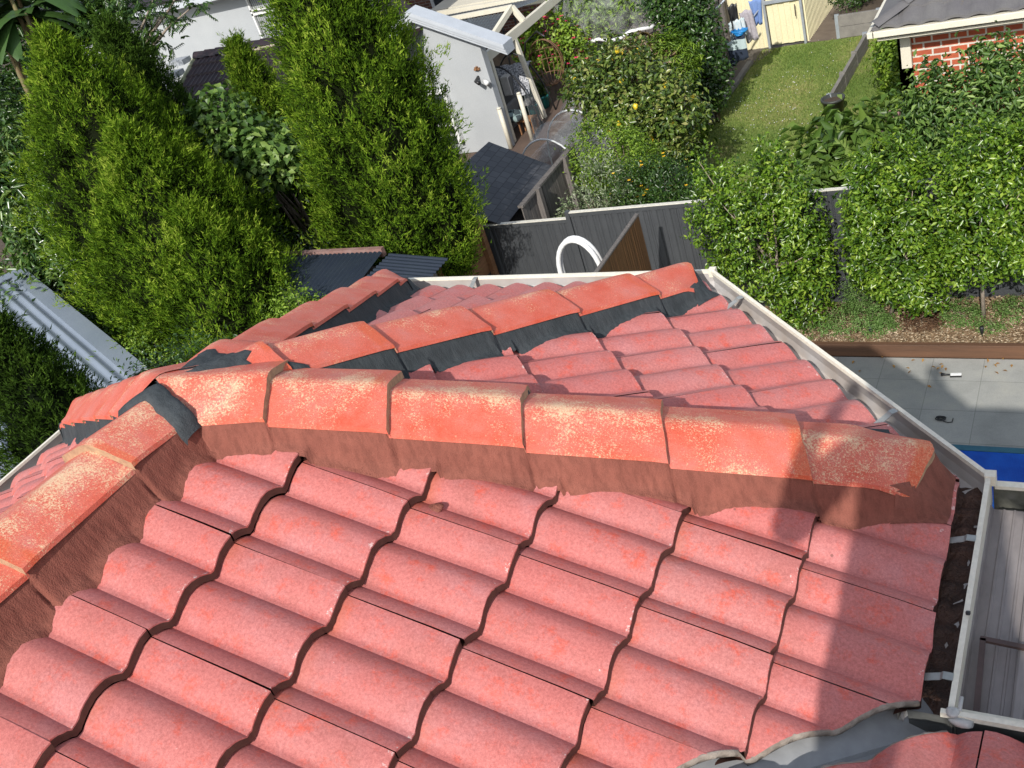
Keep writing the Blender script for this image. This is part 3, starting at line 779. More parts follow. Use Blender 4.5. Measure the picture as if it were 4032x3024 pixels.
mound('light green clump left of the pale tree trunk', (.56, 9.86, G+.18), .24, .30, .20, 3800, LM['cover'])
mound('light green clump right of the pale tree trunk', (1.22, 9.92, G+.18), .36, .26, .20, 4200, LM['cover'])
mound('light green clump in front of the pale tree trunk', (.92, 9.62, G+.14), .20, .14, .12, 1800, LM['cover'])
mound('low green plant under the hedge at the far left of the bed', (-1.15, 9.62, G+.15), .26, .24, .18, 2400, LM['cover'])
mound('dead brown twiggy clump in the middle of the mulch', (.12, 9.76, G+.14), .24, .24, .12, 3200, LM['brown'], .03, 'dead_plant', None)
m_blk = simple('black_metal', (.015, .015, .017), (.03, .03, .03), 8, .4, 40, .05)
m_wht = simple('white_paint', (.78, .78, .76), (.72, .72, .70), 5, .45, 50, .05)
for x, lab in ((.83, 'black garden spike light below the pale tree trunk'), (-.44, 'small dark garden spike light beside the mulch patch at left')):
    r = empty('garden_light', (x, 9.46, G+.13), lab, 'garden light', 'spike lights in the garden bed')
    m = MB(); m.lathe([(0, .15), (.022, .15), (.026, .13), (.018, .07), (.012, .05), (0, .045)], (x, 9.46, G+.13), 12); m.build('lamp_head', m_blk, r, True)
    MB().tube([(x, 9.46, G+.10), (x, 9.46, G+.19)], .006, 6).build('spike', m_blk, r)
# things lying on the paving
c = (0.556, 8.846, -6.400); r = empty('brush', c, 'black and white handled brush lying on the pool paving', 'brush')
MB().bar((c[0]-.01, c[1], G+.018), (c[0]+.11, c[1]+.01, G+.018), .045, .02).build('handle', m_wht, r, bevel=.004)
MB().bar((c[0]-.01, c[1]-.026, G+.010), (c[0]+.115, c[1]-.016, G+.010), .012, .02).build('grip', m_blk, r)
MB().tube([(c[0]-.11, c[1]+.0, G+.02), (c[0]-.06, c[1]-.005, G+.02), (c[0]-.01, c[1], G+.018)], [.022, .012, .01], 8).build('head', m_blk, r, True)
c = (0.585, 8.012, -6.400); m = MB(); pts = []
for i in range(60):
    q = i/59; a = q*22; rr = .035+.012*math.sin(q*31); pts.append((c[0]-.04+rr*math.cos(a)*(1.2), c[1]+.012+rr*math.sin(a)*.8, G+.008+.02*q))
pts += [(c[0]+.0, c[1]-.03, G+.01), (c[0]+.04, c[1]-.045, G+.01), (c[0]+.085, c[1]-.035, G+.01), (c[0]+.09, c[1]+.02, G+.02)]
m.tube(pts, .006, 5); o = m.build('cable', m_blk, None, True); tag(o, 'tangled black cable dropped on the shaded paving', 'cable')
m_lf = leafmat('fallen_leaf', [(.25, .12, .03), (.40, .22, .06)], .7, .1)
k = 26; cc = np.stack([rng.uniform(-.8, 2, k), 9.19-abs(rng.normal(size=k))*.22, np.full(k, G+.012)], 1)
nn = rng.normal(size=(k, 3))*.3+np.array([0, 0, 1]); o = leaves('fallen_leaves', cc, rng.normal(size=(k, 3))*np.array([1, 1, .1]), nn, .06, .03, m_lf, None, rng.random(k)); tag(o, 'scattered dry leaves on the paving by the timber edging', 'leaves', kind='stuff')

# ================================================================== dark metal fence
m_fence = simple('charcoal_colorbond', (.050, .054, .058), (.060, .064, .068), 3, .5, 60, .05)
m_capw = simple('fence_capping', (.74, .71, .60), (.55, .53, .47), 25, .5, 60, .1)
def fy(x): return 10.09+(x+4.5)*.047
def fencepanel(x0, x1, zt, lab, cap=True, posts=(), zb=G):
    xm = (x0+x1)/2; r = empty('metal_fence', (xm, fy(xm), G), lab, 'fence', 'dark metal boundary fence')
    v = []; n = int((x1-x0)/.01)
    for i in range(n+1):
        x = x0+(x1-x0)*i/n; ph = ((x-x0)/.19) % 1
        d = .0 if ph < .08 or ph > .92 else (.018 if .14 < ph < .34 or .46 < ph < .86 else .006)
        for z in (zb, zt-.03): v.append((x, fy(x)-d, z))
    MB().grid(v, 2, n+1).build('panel', m_fence, r)
    a = Vector((x0, fy(x0)-.005, zt-.035)); b = Vector((x1, fy(x1)-.005, zt-.035))
    MB().bar(a, b, .045, .06).build('rail', m_fence, r)
    MB().bar(a-Vector((0, 0, 1.6)), b-Vector((0, 0, 1.6)), .045, .07).build('rail', m_fence, r)
    MB().bar(a+Vector((0, 0, .036)), b+Vector((0, 0, .036)), .062, .012).build('capping', m_capw, r)
    for x in posts: MB().box(x-.032, x+.032, fy(x)-.04, fy(x)+.03, zb, zt+.02).build('post', m_fence, r)
fencepanel(-6.02, -4.56, -4.69, 'lower dark grey metal fence panel below the slate roofed shed', posts=(-6.0,))
fencepanel(-4.52, -2.15, -4.60, 'dark grey metal fence panel behind the white pipe hoop', posts=(-4.53, -2.15))
fencepanel(-2.12, .25, -4.60, 'dark grey metal fence panel behind the left hedge trees', posts=(.24,))
fencepanel(.28, 2.7, -4.55, 'dark grey metal fence panel behind the pale trunked hedge tree')
# wooden fence on the left boundary (runs toward the viewer)
m_oak = simple('orange_paling', (.33, .165, .075), (.21, .105, .05), 3, .75, 60, .4, .004, stretch=(8, .25, 8))
m_grey = simple('weathered_paling', (.20, .18, .16), (.09, .08, .075), 4, .9, 60, .6, .006, stretch=(9, 9, .3), c3=(.30, .28, .26))
r = empty('timber_fence', (-5.95, 8.5, G), 'orange stained horizontal board fence meeting the dark fence at left', 'fence')
for i in range(5):
    MB().box(-5.97+.004*(i % 2), -5.94+.004*(i % 2), 6.9, 9.92, -4.62-.15*(i+1)+.006, -4.62-.15*i).build('board', m_oak, r)
MB().box(-5.93, -5.86, 9.80, 9.90, G, -4.50).build('post', m_oak, r); MB().box(-5.93, -5.86, 8.55, 8.63, G, -4.50).build('post', m_oak, r)
v = MB()
for i in range(22): v.box(-6.0+rnd.uniform(0, .015), -5.975, 6.9+i*.137, 6.9+i*.137+.125, G, -5.38)
v.build('palings', m_grey, r)
# slatted brown screen beside the pool plant
m_slat = simple('brown_slats', (.15, .075, .032), (.09, .045, .022), 5, .5, 60, .3, .003, stretch=(6, 6, .2))
r = empty('slatted_screen', (-3.02, 8.4, G), 'dark brown slatted timber screen standing in front of the dark fence', 'screen')
v = MB()
for i in range(62): v.box(-3.05, -3.035+rnd.uniform(0, .004), 9.20-.03*(i+1)+.005, 9.20-.03*i, G, -4.26)
v.build('slats', m_slat, r); MB().box(-3.075, -3.055, 7.3, 9.2, G+.1, -4.27).build('backing', m_slat, r)
MB().box(-3.08, -3.03, 7.32, 9.21, -4.257, -4.235).build('top_rail', m_grey, r)
MB().box(-3.033, -3.0, 8.80, 8.84, -4.98, -4.86).build('latch', m_wht, r)
# white hoop
A_ = Vector((-3.72, 8.5, -4.62))
for k, (dy, nm) in enumerate(((0, 'pipe_hoop'),)):
    m = MB()
    for off in (-.03, .03):
        pts = [(-3.93, 8.5+off, G), (-3.93, 8.5+off, -4.7)]
        for i in range(15):
            a = PI-PI*i/14; pts.append((-3.66+.27*math.cos(a)+.04*(i/14), 8.5+off, -4.60+.43*math.sin(a)))
        pts += [(-3.28, 8.5+off, -4.9), (-3.15, 8.5+off, G)]
        m.tube(pts, .033, 10)
    tag(m.build('pipe_hoop', m_wht, None, True), 'white curved double pipe hoop standing in front of the dark fence', 'pipe hoop')

# ================================================================== patio roof beside the gutter
m_zinc = simple('weathered_ribbed_steel', (.26, .235, .225), (.19, .165, .155), 7, .5, 60, .1, c3=(.30, .28, .27), stretch=(1, .4, 1))
m_brown = simple('brown_painted_steel', (.055, .035, .03), (.08, .05, .045), 10, .5, 60, .1)
def patio():
    r = empty('patio_roof', (3.5, .4, G), 'low grey ribbed steel patio roof beyond the right gutter', 'patio roof')
    v = []; tv = []; ribs = [0, .004, .010, .016, .030, .036, .058, .061, .083, .086, .106]
    x = 1.905; xs = [x]
    prof = []
    pitch = .125
    while x < 5:
        for d, h in ((0, 0), (.003, .012), (.008, .016), (.020, .016), (.026, .012), (.030, 0), (.052, 0), (.054, .0025), (.058, .0025), (.060, 0), (.078, 0), (.080, .0025), (.084, .0025), (.086, 0), (.104, 0), (.106, .0025), (.110, .0025), (.112, 0)):
            prof.append((x+d, h))
        x += pitch
    for y in (.03, .75):
        for px_, h in prof: v.append((px_, y, -.835+h-(y-.05)*.02))
    MB().grid(v, len(prof), 2).build('roof_sheet', m_zinc, r)
    MB().box(1.935, 5, .790, .812, -.812, -.80).build('gutter', MT['cream'], r); MB().box(1.93, 5, .797, .808, -.90, -.8125).build('gutter_face', simple('mossy_face', (.07, .07, .05), (.14, .14, .12), 20, .8), r)
    MB().box(1.945, 5, .735, .795, -.895, -.885).build('gutter_lining', simple('mossy_gutter', (.05, .05, .03), (.10, .10, .09), 20, .8), r)
    MB().box(1.934, 5, .02, .045, -.90, -.80).build('beam', MT['cream'], r)
    for x in (3.4, 4.95): MB().box(x-.04, x+.04, .70, .78, G, -.9).build('post', MT['cream'], r)
patio()
m = MB(); zf = -.812
m.bar((1.958, .262, zf), (1.966, -.03+.06, zf), .013, .008); m.bar((1.952, .262, zf), (2.40, .225, zf), .013, .008); m.bar((2.39, .225, zf), (2.40, .03, zf), .013, .008)
tag(m.build('steel_frame', m_brown), 'thin brown rectangular steel frame lying on the ribbed patio roof', 'metal frame')
lv, lf = blob((1.925, .29, ZL+.006), .006, 5, 8, (1, 1.3, .5), 3); tag(obj('seed_pod', lv, lf, m_blk, None, True), 'small dark seed pod on the pale gutter lip', 'seed pod')

# ================================================================== the photographer
def person():
    bx, by, bz = 2.20, -1.98, zE(-1.96)+.035
    r = empty('person', (bx, by, bz), 'person in dark work clothes standing on the roof holding up a phone', 'person')
    P = {}; E_ = []
    def ch(name, pts):
        prev = None
        for i, (p, rad_) in enumerate(pts):
            key = (name, i) if not isinstance(p, str) else p
            if not isinstance(p, str): P[key] = (Vector(p), rad_)
            if prev is not None: E_.append((prev, key))
            prev = key
    ch('sp', [((.01, 0, .86), .20), ((.02, .01, 1.0), .20), ((.04, .03, 1.13), .19), ((.06, .05, 1.24), .15), ((.08, .07, 1.38), .065), ((0, .10, 1.43), .052), ((0, .12, 1.50), .075), ((0, .13, 1.56), .085), ((0, .12, 1.63), .06)])
    root_ = ('sp', 0)
    for s_ in (-1, 1):
        n = f'leg{s_}'; P[(n, 0)] = (Vector((s_*.12, 0, .78)), .115); E_.append((root_, (n, 0)))
        pts = [((s_*.15, .08, .46), .085), ((s_*.15, .02, .28), .07), ((s_*.13, -.02, .08), .038), ((s_*.14, .10, .035), .032)]
        prev = (n, 0)
        for i, (p, q) in enumerate(pts): P[(n, i+1)] = (Vector(p), q); E_.append((prev, (n, i+1))); prev = (n, i+1)
        n = f'arm{s_}'; P[(n, 0)] = (Vector((s_*.15, .04, 1.30)), .062); E_.append((('sp', 3), (n, 0))); prev = (n, 0)
        el = (s_*.31, .08, 1.04); wr = (s_*.09-.13, .34, 1.19)
        for i, (p, q) in enumerate([(((s_*.25), .06, 1.16), .062), (el, .052), (((el[0]+wr[0])/2, .20, 1.13), .034), (wr, .025), ((wr[0]-s_*.03, .40, 1.205), .028)]):
            P[(n, i+1)] = (Vector(p), q); E_.append((prev, (n, i+1))); prev = (n, i+1)
        hx, hy, hz = P[prev][0]
        for k in range(5):   # four fingers and a thumb wrapped round the phone
            if k < 4: seq = [((hx-s_*.005, hy+.03, hz+.035-.018*k), .0095), ((hx-s_*.03, hy+.045, hz+.038-.018*k), .0085), ((hx-s_*(.05+.004*(k % 2)), hy+.036, hz+.038-.018*k), .0075)]
            else: seq = [((hx-s_*.012, hy-.005, hz+.03), .011), ((hx-s_*.03, hy+.002, hz+.04), .0095), ((hx-s_*.045, hy+.008, hz+.045), .0085)]
            pv = prev
            for i, (p, q) in enumerate(seq): P[(n, 'f', k, i)] = (Vector(p), q); E_.append((pv, (n, 'f', k, i))); pv = (n, 'f', k, i)
    keys = list(P); ix = {k: i for i, k in enumerate(keys)}
    rz = Matrix.Rotation(rad(12), 4, 'Z')
    me = bpy.data.meshes.new('body'); me.from_pydata([tuple(rz @ P[k][0]+Vector((bx, by, bz))) for k in keys], [(ix[a], ix[b]) for a, b in E_], [])
    o = bpy.data.objects.new('body', me); C.objects.link(o)
    md = o.modifiers.new('skin', 'SKIN'); me.update()
    if not me.skin_vertices: bpy.context.view_layer.objects.active = o
    sv_ = me.skin_vertices[0].data if me.skin_vertices else None
    if sv_ is None:
        bm = bmesh.new(); bm.from_mesh(me); bm.verts.layers.skin.verify(); bm.to_mesh(me); bm.free(); sv_ = me.skin_vertices[0].data
    for i, k in enumerate(keys): sv_[i].radius = (P[k][1],)*2; sv_[i].use_root = (k == root_)
    o.modifiers.new('sub', 'SUBSURF').render_levels = 2
    mm, nt, p = newmat('work_clothes'); co = coords(nt); sp = N(nt, 'ShaderNodeSeparateXYZ'); L(nt, co, sp.inputs[0])
    z = sp.outputs[2]; top = mathn(nt, 'GREATER_THAN', z, bz+.88); head = mathn(nt, 'GREATER_THAN', z, bz+1.40); shoe = mathn(nt, 'LESS_THAN', z, bz+.09)
    col = mix(nt, top, (.03, .035, .05), (.06, .10, .16)); col = mix(nt, head, col, (.50, .30, .21)); col = mix(nt, shoe, col, (.08, .05, .03))
    L(nt, col, p.inputs['Base Color']); p.inputs['Roughness'].default_value = .8; me.materials.append(mm); attach(o, r)
    hv, hf = blob((0, 0, 0), .105, 10, 16, (.92, 1.05, .85), 2); T = rz @ Vector((0, .10, 1.62))
    obj('cap', [(x+T.x+bx, y+T.y+by, max(z, -.03)+T.z+bz) for x, y, z in hv], hf, m_blk, r, True)
    return r
person()
# phone just behind the lens
ph = MB(); f_ = Vector(fwd); r_ = Vector(right); u_ = Vector(up); c_ = Vector(CAM)-f_*.016-r_*.055+u_*-.02
ph.add([c_+r_*a*.075+u_*b*.037-f_*d for d in (0, .009) for b in (-1, 1) for a in (-1, 1)], [(0, 2, 3, 1), (4, 5, 7, 6), (0, 1, 5, 4), (2, 6, 7, 3), (0, 4, 6, 2), (1, 3, 7, 5)])
tag(ph.build('phone', m_blk), 'black phone held up in front of the person on the roof', 'phone')

# ================================================================== left side: trees and shed
CG = 'tall cypress trees beyond the left boundary'
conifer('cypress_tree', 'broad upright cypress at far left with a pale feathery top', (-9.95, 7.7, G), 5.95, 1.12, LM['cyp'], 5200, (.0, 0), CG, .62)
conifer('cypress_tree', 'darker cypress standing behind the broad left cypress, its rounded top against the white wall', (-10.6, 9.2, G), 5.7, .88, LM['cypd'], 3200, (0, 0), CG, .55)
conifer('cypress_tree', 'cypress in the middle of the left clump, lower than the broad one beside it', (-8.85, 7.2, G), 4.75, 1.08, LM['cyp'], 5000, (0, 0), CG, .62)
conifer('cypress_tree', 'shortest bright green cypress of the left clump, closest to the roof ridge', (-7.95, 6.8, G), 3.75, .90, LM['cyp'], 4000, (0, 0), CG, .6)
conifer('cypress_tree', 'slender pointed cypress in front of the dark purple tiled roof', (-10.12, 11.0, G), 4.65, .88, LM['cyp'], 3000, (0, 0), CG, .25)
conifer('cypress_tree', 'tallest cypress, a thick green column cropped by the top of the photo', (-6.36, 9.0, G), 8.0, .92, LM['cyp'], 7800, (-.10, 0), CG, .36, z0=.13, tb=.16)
conifer('cypress_tree', 'dark cypress against the left side of the tallest cypress', (-7.25, 9.7, G), 3.9, .55, LM['cypd'], 2600, (0, 0), CG, .5)
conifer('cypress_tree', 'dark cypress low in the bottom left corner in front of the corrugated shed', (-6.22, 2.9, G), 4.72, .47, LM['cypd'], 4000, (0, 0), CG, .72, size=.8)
def grp(*lobes): return list(lobes)
shrub('bay_tree', 'large glossy leaved tree filling the left edge below the banana plant', 'tree', (-13.0, 8.6, G), [(-12.9, 8.3, -3.0, 1.0, .8, .8), (-12.6, 8.2, -3.9, .9, .8, .7), (-13.3, 8.5, -2.3, .7, .7, .6)], 5200, .17, .055, LM['big'], 8, .10, None, (.07,), droop=.3)
shrub('laurel_shrub', 'dark glossy leaved shrub below the tree at the left edge', 'shrub', (-12.0, 7.4, G), [(-12.0, 7.3, -4.3, .9, .7, .7), (-11.3, 7.2, -4.9, .8, .6, .6), (-12.9, 7.6, -4.2, .7, .6, .6)], 4600, .15, .05, LM['big'], 8, .09, None, (.05,), droop=.3)
shrub('shrub', 'leafy shrub with bright round leaves above the corrugated shed', 'shrub', (-10.2, 6.6, G), [(-10.3, 6.6, -4.6, .7, .5, .5), (-9.6, 6.4, -4.7, .6, .5, .5), (-11.0, 6.8, -4.5, .6, .5, .4)], 3200, .10, .075, LM['round'], 7, .09, None, (.03,))
shrub('rose_bush', 'shrub with small red flowers right behind the corrugated shed', 'shrub', (-10.3, 6.0, G), [(-10.2, 6.05, -4.55, .5, .4, .35), (-9.7, 5.9, -4.75, .45, .4, .35)], 2400, .06, .03, LM['dark'], 8, .06, None, (.02,), flowers=(26, simple('red_petals', (.55, .02, .03), (.4, .02, .03), 20, .6, bstr=0), .035, 'flowers'))
shrub('shrub', 'yellowish fine leaved shrub in front of the left cypress clump', 'shrub', (-8.9, 6.0, G), [(-8.75, 5.85, -4.35, .38, .3, .55), (-8.9, 5.9, -5.0, .4, .35, .5)], 4200, .05, .02, LM['fine'], 9, .05, None, (.02,))
shrub('shrub', 'broad round leaved shrub between the two big groups of cypresses', 'shrub', (-8.9, 10.1, G), [(*(-9.419, 9.400, -2.369), .45, .4, .35), (*(-9.159, 9.300, -2.723), .5, .4, .4), (*(-8.715, 9.400, -2.963), .45, .4, .35), (*(-9.123, 9.200, -3.132), .5, .4, .4), (*(-8.368, 9.600, -3.243), .35, .3, .3)], 3400, .13, .10, LM['round'], 6, .10, None, (.04,))
shrub('shrub', 'dark small leaved undergrowth behind the small corrugated roof', 'shrub', (-8.4, 8.9, G), [(-8.4, 8.9, -4.9, 1.0, .5, .7), (-7.4, 8.6, -5.0, .7, .4, .6), (-9.3, 9.2, -4.7, .8, .5, .6)], 6500, .055, .03, LM['dark'], 10, .07, None, (.03,))
shrub('shrub', 'thin twiggy shrub with pale leaves beside the roof hip and small metal roof', 'shrub', (-6.6, 6.3, G), [(-6.5, 6.5, -4.0, .38, .3, .33), (-7.0, 6.7, -4.1, .42, .3, .30)], 2600, .05, .022, LM['fine'], 6, .06, None, (.02,))
shrub('shrub', 'low dark shrub behind the tile edge at the left of the photo', 'shrub', (-5.0, 3.6, G), [(-5.1, 3.6, -3.2, .8, .6, .8), (-5.9, 4.2, -3.5, .8, .6, .6), (-6.6, 4.9, -4.4, .7, .6, .6), (-4.4, 3.2, -3.4, .5, .4, .7)], 9000, .05, .022, LM['dark'], 10, .07, None, (.03,))
shrub('bay_tree', 'dark leafy tree filling the far left behind the glossy leaved tree', 'tree', (-15.5, 10.6, G), [(-15.3, 10.2, -3.4, 1.2, .9, 1.0), (-14.6, 9.6, -4.6, 1.2, .9, .9), (-16.2, 10.8, -2.4, 1.0, .8, .9), (-13.6, 9.4, -5.0, 1.0, .8, .8)], 7000, .16, .06, LM['dark'], 8, .12, None, (.07,), droop=.3)
shrub('bay_tree', 'dark leafy tree at the top left corner behind the banana clump', 'tree', (-16.5, 11.5, G), [(*(-15.907, 12.000, -0.930), .8, .6, .8), (*(-15.860, 11.000, -1.456), .8, .6, .8), (*(-14.478, 9.500, -1.862), .7, .5, .7), (*(-15.132, 10.500, -1.968), .6, .5, .7), (*(-15.660, 12.500, -0.786), .7, .6, .5), (*(-15.037, 12.800, -0.989), .7, .5, .45)], 8500, .13, .045, LM['dark'], 8, .11, None, (.07,), droop=.3)
shrub('laurel_shrub', 'mottled glossy shrub at the left edge just above the corrugated shed', 'shrub', (-12.4, 6.6, G), [(-12.6, 6.7, -4.1, .7, .6, .5), (-11.9, 6.9, -4.6, .8, .6, .6), (-13.4, 7.4, -4.6, .8, .6, .6), (-14.2, 8.0, -4.4, .8, .6, .7)], 5200, .13, .045, LM['big'], 8, .09, None, (.05,), droop=.3)
# tree with bare pale branches and feathered leaves
def ashtree():
    r = empty('ash_tree', (-12.9, 10.4, G), 'tree with pale bare branches and feathery leaves in front of the white wall', 'tree')
    m = MB(); cl = []
    A = Vector((-12.6, 10.4, -3.6))
    tips = [(-11.781, 10.400, -1.430), (-11.916, 10.400, -0.797), (-12.503, 10.400, -0.630), (-11.278, 10.400, -1.271), (-10.038, 10.400, -0.911), (-10.708, 10.400, -0.912), (-13.044, 10.400, -0.857), (-11.247, 10.400, -0.464), (-10.080, 10.400, -0.589), (-10.764, 10.400, -0.687), (-11.937, 10.400, -0.349)]
    base = [(-11.678, 10.400, -1.523), (-11.910, 10.400, -1.373)]
    m.tube([(-12.9, 10.4, G), A, base[0]], [.07, .05, .04], 7)
    for i, t in enumerate(tips):
        b = Vector(base[i % 2]); t = Vector(t)
        pts = [b+(t-b)*q+Vector((rnd.uniform(-.08, .08), rnd.uniform(-.2, .2), rnd.uniform(-.06, .06)))*(1 if 0 < q < 1 else 0) for q in (0, .35, .7, 1)]
        m.tube(pts, [.032, .024, .017, .008], 6); cl += [(pts[2], .5), (pts[3], 1), ((pts[2]+pts[3])/2, 1)]
    m.build('trunk', M_bark_pale, r, True)
    c0 = []; ax = []; nn = []
    for p, w in cl:
        if p.x > -11.35: w *= .15
        for k in range(int(60*w)):
            d = Vector((rnd.gauss(0, 1), rnd.gauss(0, 1), rnd.gauss(-.2, .6))).normalized(); s_ = d.cross(Vector((0, 0, 1))).normalized()
            o_ = p+Vector((rnd.gauss(0, .16), rnd.gauss(0, .16), rnd.gauss(0, .14)))
            for q in range(6):
                for sg in (-1, 1): c0.append(o_+d*.035*q); ax.append(s_*sg+d*.6+Vector((0, 0, -.5))); nn.append(Vector((0, 0, 1))+d*.3)
    c0 = np.array([tuple(x) for x in c0]); n = len(c0)
    leaves('crown', c0, np.array([tuple(x) for x in ax]), np.array([tuple(x) for x in nn])+rng.normal(size=(n, 3))*.3, .08, .028, LM['dark'], r, rng.random(n))
ashtree()
# banana clump
r = empty('banana_plant', (-14.2, 9.6, G), 'banana clump with dry hanging stems at the top left corner', 'plant'); m = MB(); bl = []
for i in range(7):
    b = Vector((-14.6+.16*i, 9.6+.1*(i % 3), G)); t = Vector((-13.085, 9.600, -0.183))+Vector((.13*i-.2, rnd.uniform(-.2, .2), rnd.uniform(-.3, .3)))
    m.tube([b, b*.5+t*.5, t], [.10, .07, .03], 8); bl.append(t)
m.build('stem', simple('banana_stem', (.13, .14, .05), (.16, .10, .05), 6, .7, stretch=(4, 4, .4)), r, True)
m = MB()
for t in bl:
    for k in range(4):
        a = rnd.uniform(0, 6.28); d = Vector((math.cos(a), math.sin(a), 0)); s_ = Vector((-d.y, d.x, 0)); P_ = []
        for q in range(8):
            u = q/7; c = t+d*1.1*u+Vector((0, 0, .5*u-1.0*u*u)); w = .20*math.sin(PI*min(1, u*.9+.08))**.6
            P_ += [c-s_*w+Vector((0, 0, -.04)), c, c+s_*w+Vector((0, 0, -.04))]
        m.grid(P_, 3, 8)
m.build('leaf_blades', simple('banana_leaf', (.03, .075, .015), (.05, .10, .025), 3, .4), r, True)
# corrugated roofs
def corrugate(a, u, v_, nu_len, nv_len, pitch=.076, amp=.009):
    """corrugations run along v_, waves along u"""
    a, u, v_ = Vector(a), Vector(u).normalized(), Vector(v_).normalized(); n_ = u.cross(v_).normalized()
    if n_.z < 0: n_ = -n_
    m = MB(); k = int(nu_len/pitch*8); P_ = []
    for q in (0, 1):
        for i in range(k+1):
            t = nu_len*i/k; P_.append(a+u*t+v_*nv_len*q+n_*amp*math.sin(2*PI*t/pitch))
    return m.grid(P_, k+1, 2), n_
m_corr = simple('blue_grey_corrugated', (.26, .30, .35), (.22, .26, .31), 2, .38, 60, .03, metallic=.3)
m_corrd = simple('dark_blue_corrugated', (.022, .03, .048), (.03, .04, .055), 3, .4, 60, .03, metallic=.2)
r = empty('garden_shed', (-10.6, 4.9, G), 'blue grey corrugated metal shed roof at the left edge', 'shed')
P1 = Vector((-12.8, 7.2, -3.6)); vd = Vector((4.2, -1.8, -.4)); ud = Vector((-.43, -.9, 0))
m, nn_ = corrugate(P1+ud.normalized()*.05+Vector((0, 0, .0)), ud, vd, 3.6, 4.9, .15, .018); m.build('roof_sheet', m_corr, r)
MB().bar(P1+nn_*.03-vd.normalized()*.02, P1+vd.normalized()*4.9+nn_*.03, .24, .012, tuple(nn_)).build('verge_flashing', m_corr, r)
MB().bar(P1+nn_*.035, P1+ud.normalized()*3.7+nn_*.035, .22, .012, tuple(nn_)).build('ridge_flashing', m_corr, r)
ul = vd.normalized(); wp = [P1, P1+ul*4.8, P1+ul*4.8+ud.normalized()*3.7, P1+ud.normalized()*3.7]
v = [tuple(p-nn_*.06) for p in wp]+[(p.x, p.y, G) for p in wp]
obj('wall', v, [(i, (i+1) % 4, 4+(i+1) % 4, 4+i) for i in range(4)], m_corr, r)
r = empty('lean_to_roof', (-6.7, 7.3, G), 'small dark blue corrugated roof with a faded reddish beam behind the far hip', 'lean-to')
m, _ = corrugate((-8.1, 7.84, -3.86), (1, 0, 0), (0, -1, -.12), 2.05, .95, .076, .01); m.build('roof_sheet', m_corrd, r)
m, _ = corrugate((-6.0, 7.9, -3.92), (0, -1, 0), (1, 0, -.12), .9, .9, .076, .01); m.build('roof_sheet', m_corrd, r)
MB().box(-8.2, -6.08, 7.86, 7.93, -3.95, -3.83).build('beam', simple('faded_red_timber', (.22, .11, .09), (.30, .20, .18), 6, .8, c3=(.32, .07, .05)), r)
MB().bar((-5.0, 6.95, -4.1), (-5.9, 6.3, -4.15), .1, .05).build('flashing', MT['cream'], r)
MB().box(-8.0, -5.3, 7.0, 7.8, G, -4.05).build('wall', m_grey, r)

# ================================================================== slate shed and paling fences
def mat_slate():
    m, nt, p = newmat('slate_shingles'); co = coords(nt, kind='UV') if False else attrvec(nt)
    b = N(nt, 'ShaderNodeTexBrick'); b.offset = .5; b.inputs['Scale'].default_value = 1
    b.inputs['Brick Width'].default_value = .17; b.inputs['Row Height'].default_value = .15; b.inputs['Mortar Size'].default_value = .006
    b.inputs['Color1'].default_value = (.046, .049, .056, 1); b.inputs['Color2'].default_value = (.072, .075, .083, 1); b.inputs['Mortar'].default_value = (.016, .017, .02, 1)
    L(nt, co, b.inputs['Vector']); L(nt, b.outputs[0], p.inputs['Base Color']); p.inputs['Roughness'].default_value = .6
    bump(nt, p, b.outputs['Fac'], -.6, .01); return m
def attrvec(nt):
    n = N(nt, 'ShaderNodeAttribute'); n.attribute_name = 'uvw'; return n.outputs['Vector']
def quad(name, pts, mat, parent, thick=.03):
    """flat panel given by four corners, with a uvw attribute measured in metres"""
    p = [Vector(q) for q in pts]; n_ = (p[1]-p[0]).cross(p[3]-p[0]).normalized(); v = p+[q-n_*thick for q in p]
    o = obj(name, v, [(0, 1, 2, 3), (7, 6, 5, 4), (0, 4, 5, 1), (1, 5, 6, 2), (2, 6, 7, 3), (3, 7, 4, 0)], mat, parent)
    e1 = (p[1]-p[0]).normalized(); e2 = n_.cross(e1); a = o.data.attributes.new('uvw', 'FLOAT_VECTOR', 'POINT')
    a.data.foreach_set('vector', [c for q in v for c in ((q-p[0]).dot(e1), (q-p[0]).dot(e2), 0)]); return o
M_slate = mat_slate()
r = empty('slate_shed', (-6.6, 11, G), 'small shed with dark slate shingle roof beside the tallest cypress', 'shed')
rz0, rz1 = -4.2, -4.72
R0, R1 = Vector((-6.686, 11.984, -4.200)), None
R1 = Vector((R0.x-.05, 9.95, rz0)); E0 = Vector((-5.678, 11.990, -4.720)); E1 = Vector((E0.x+.12, 10.02, rz1))
quad('roof', [E1, E0, R0, R1], M_slate, r); quad('roof', [R1, R0, R0+(R0-E0)*Vector((1, 0, 0))+Vector((-.0, 0, rz1-rz0)), R1+Vector((-1.0, 0, rz1-rz0))], M_slate, r) if False else None
W0 = Vector((R0.x-.95, R0.y-.1, rz1)); W1 = Vector((R1.x-.95, R1.y, rz1)); quad('roof', [R1, R0, W0, W1], M_slate, r)
MB().box(W1.x+.1, E0.x-.1, 10.25, min(R0.y, E0.y)-.1, G, rz1+.02).build('wall', m_grey, r)
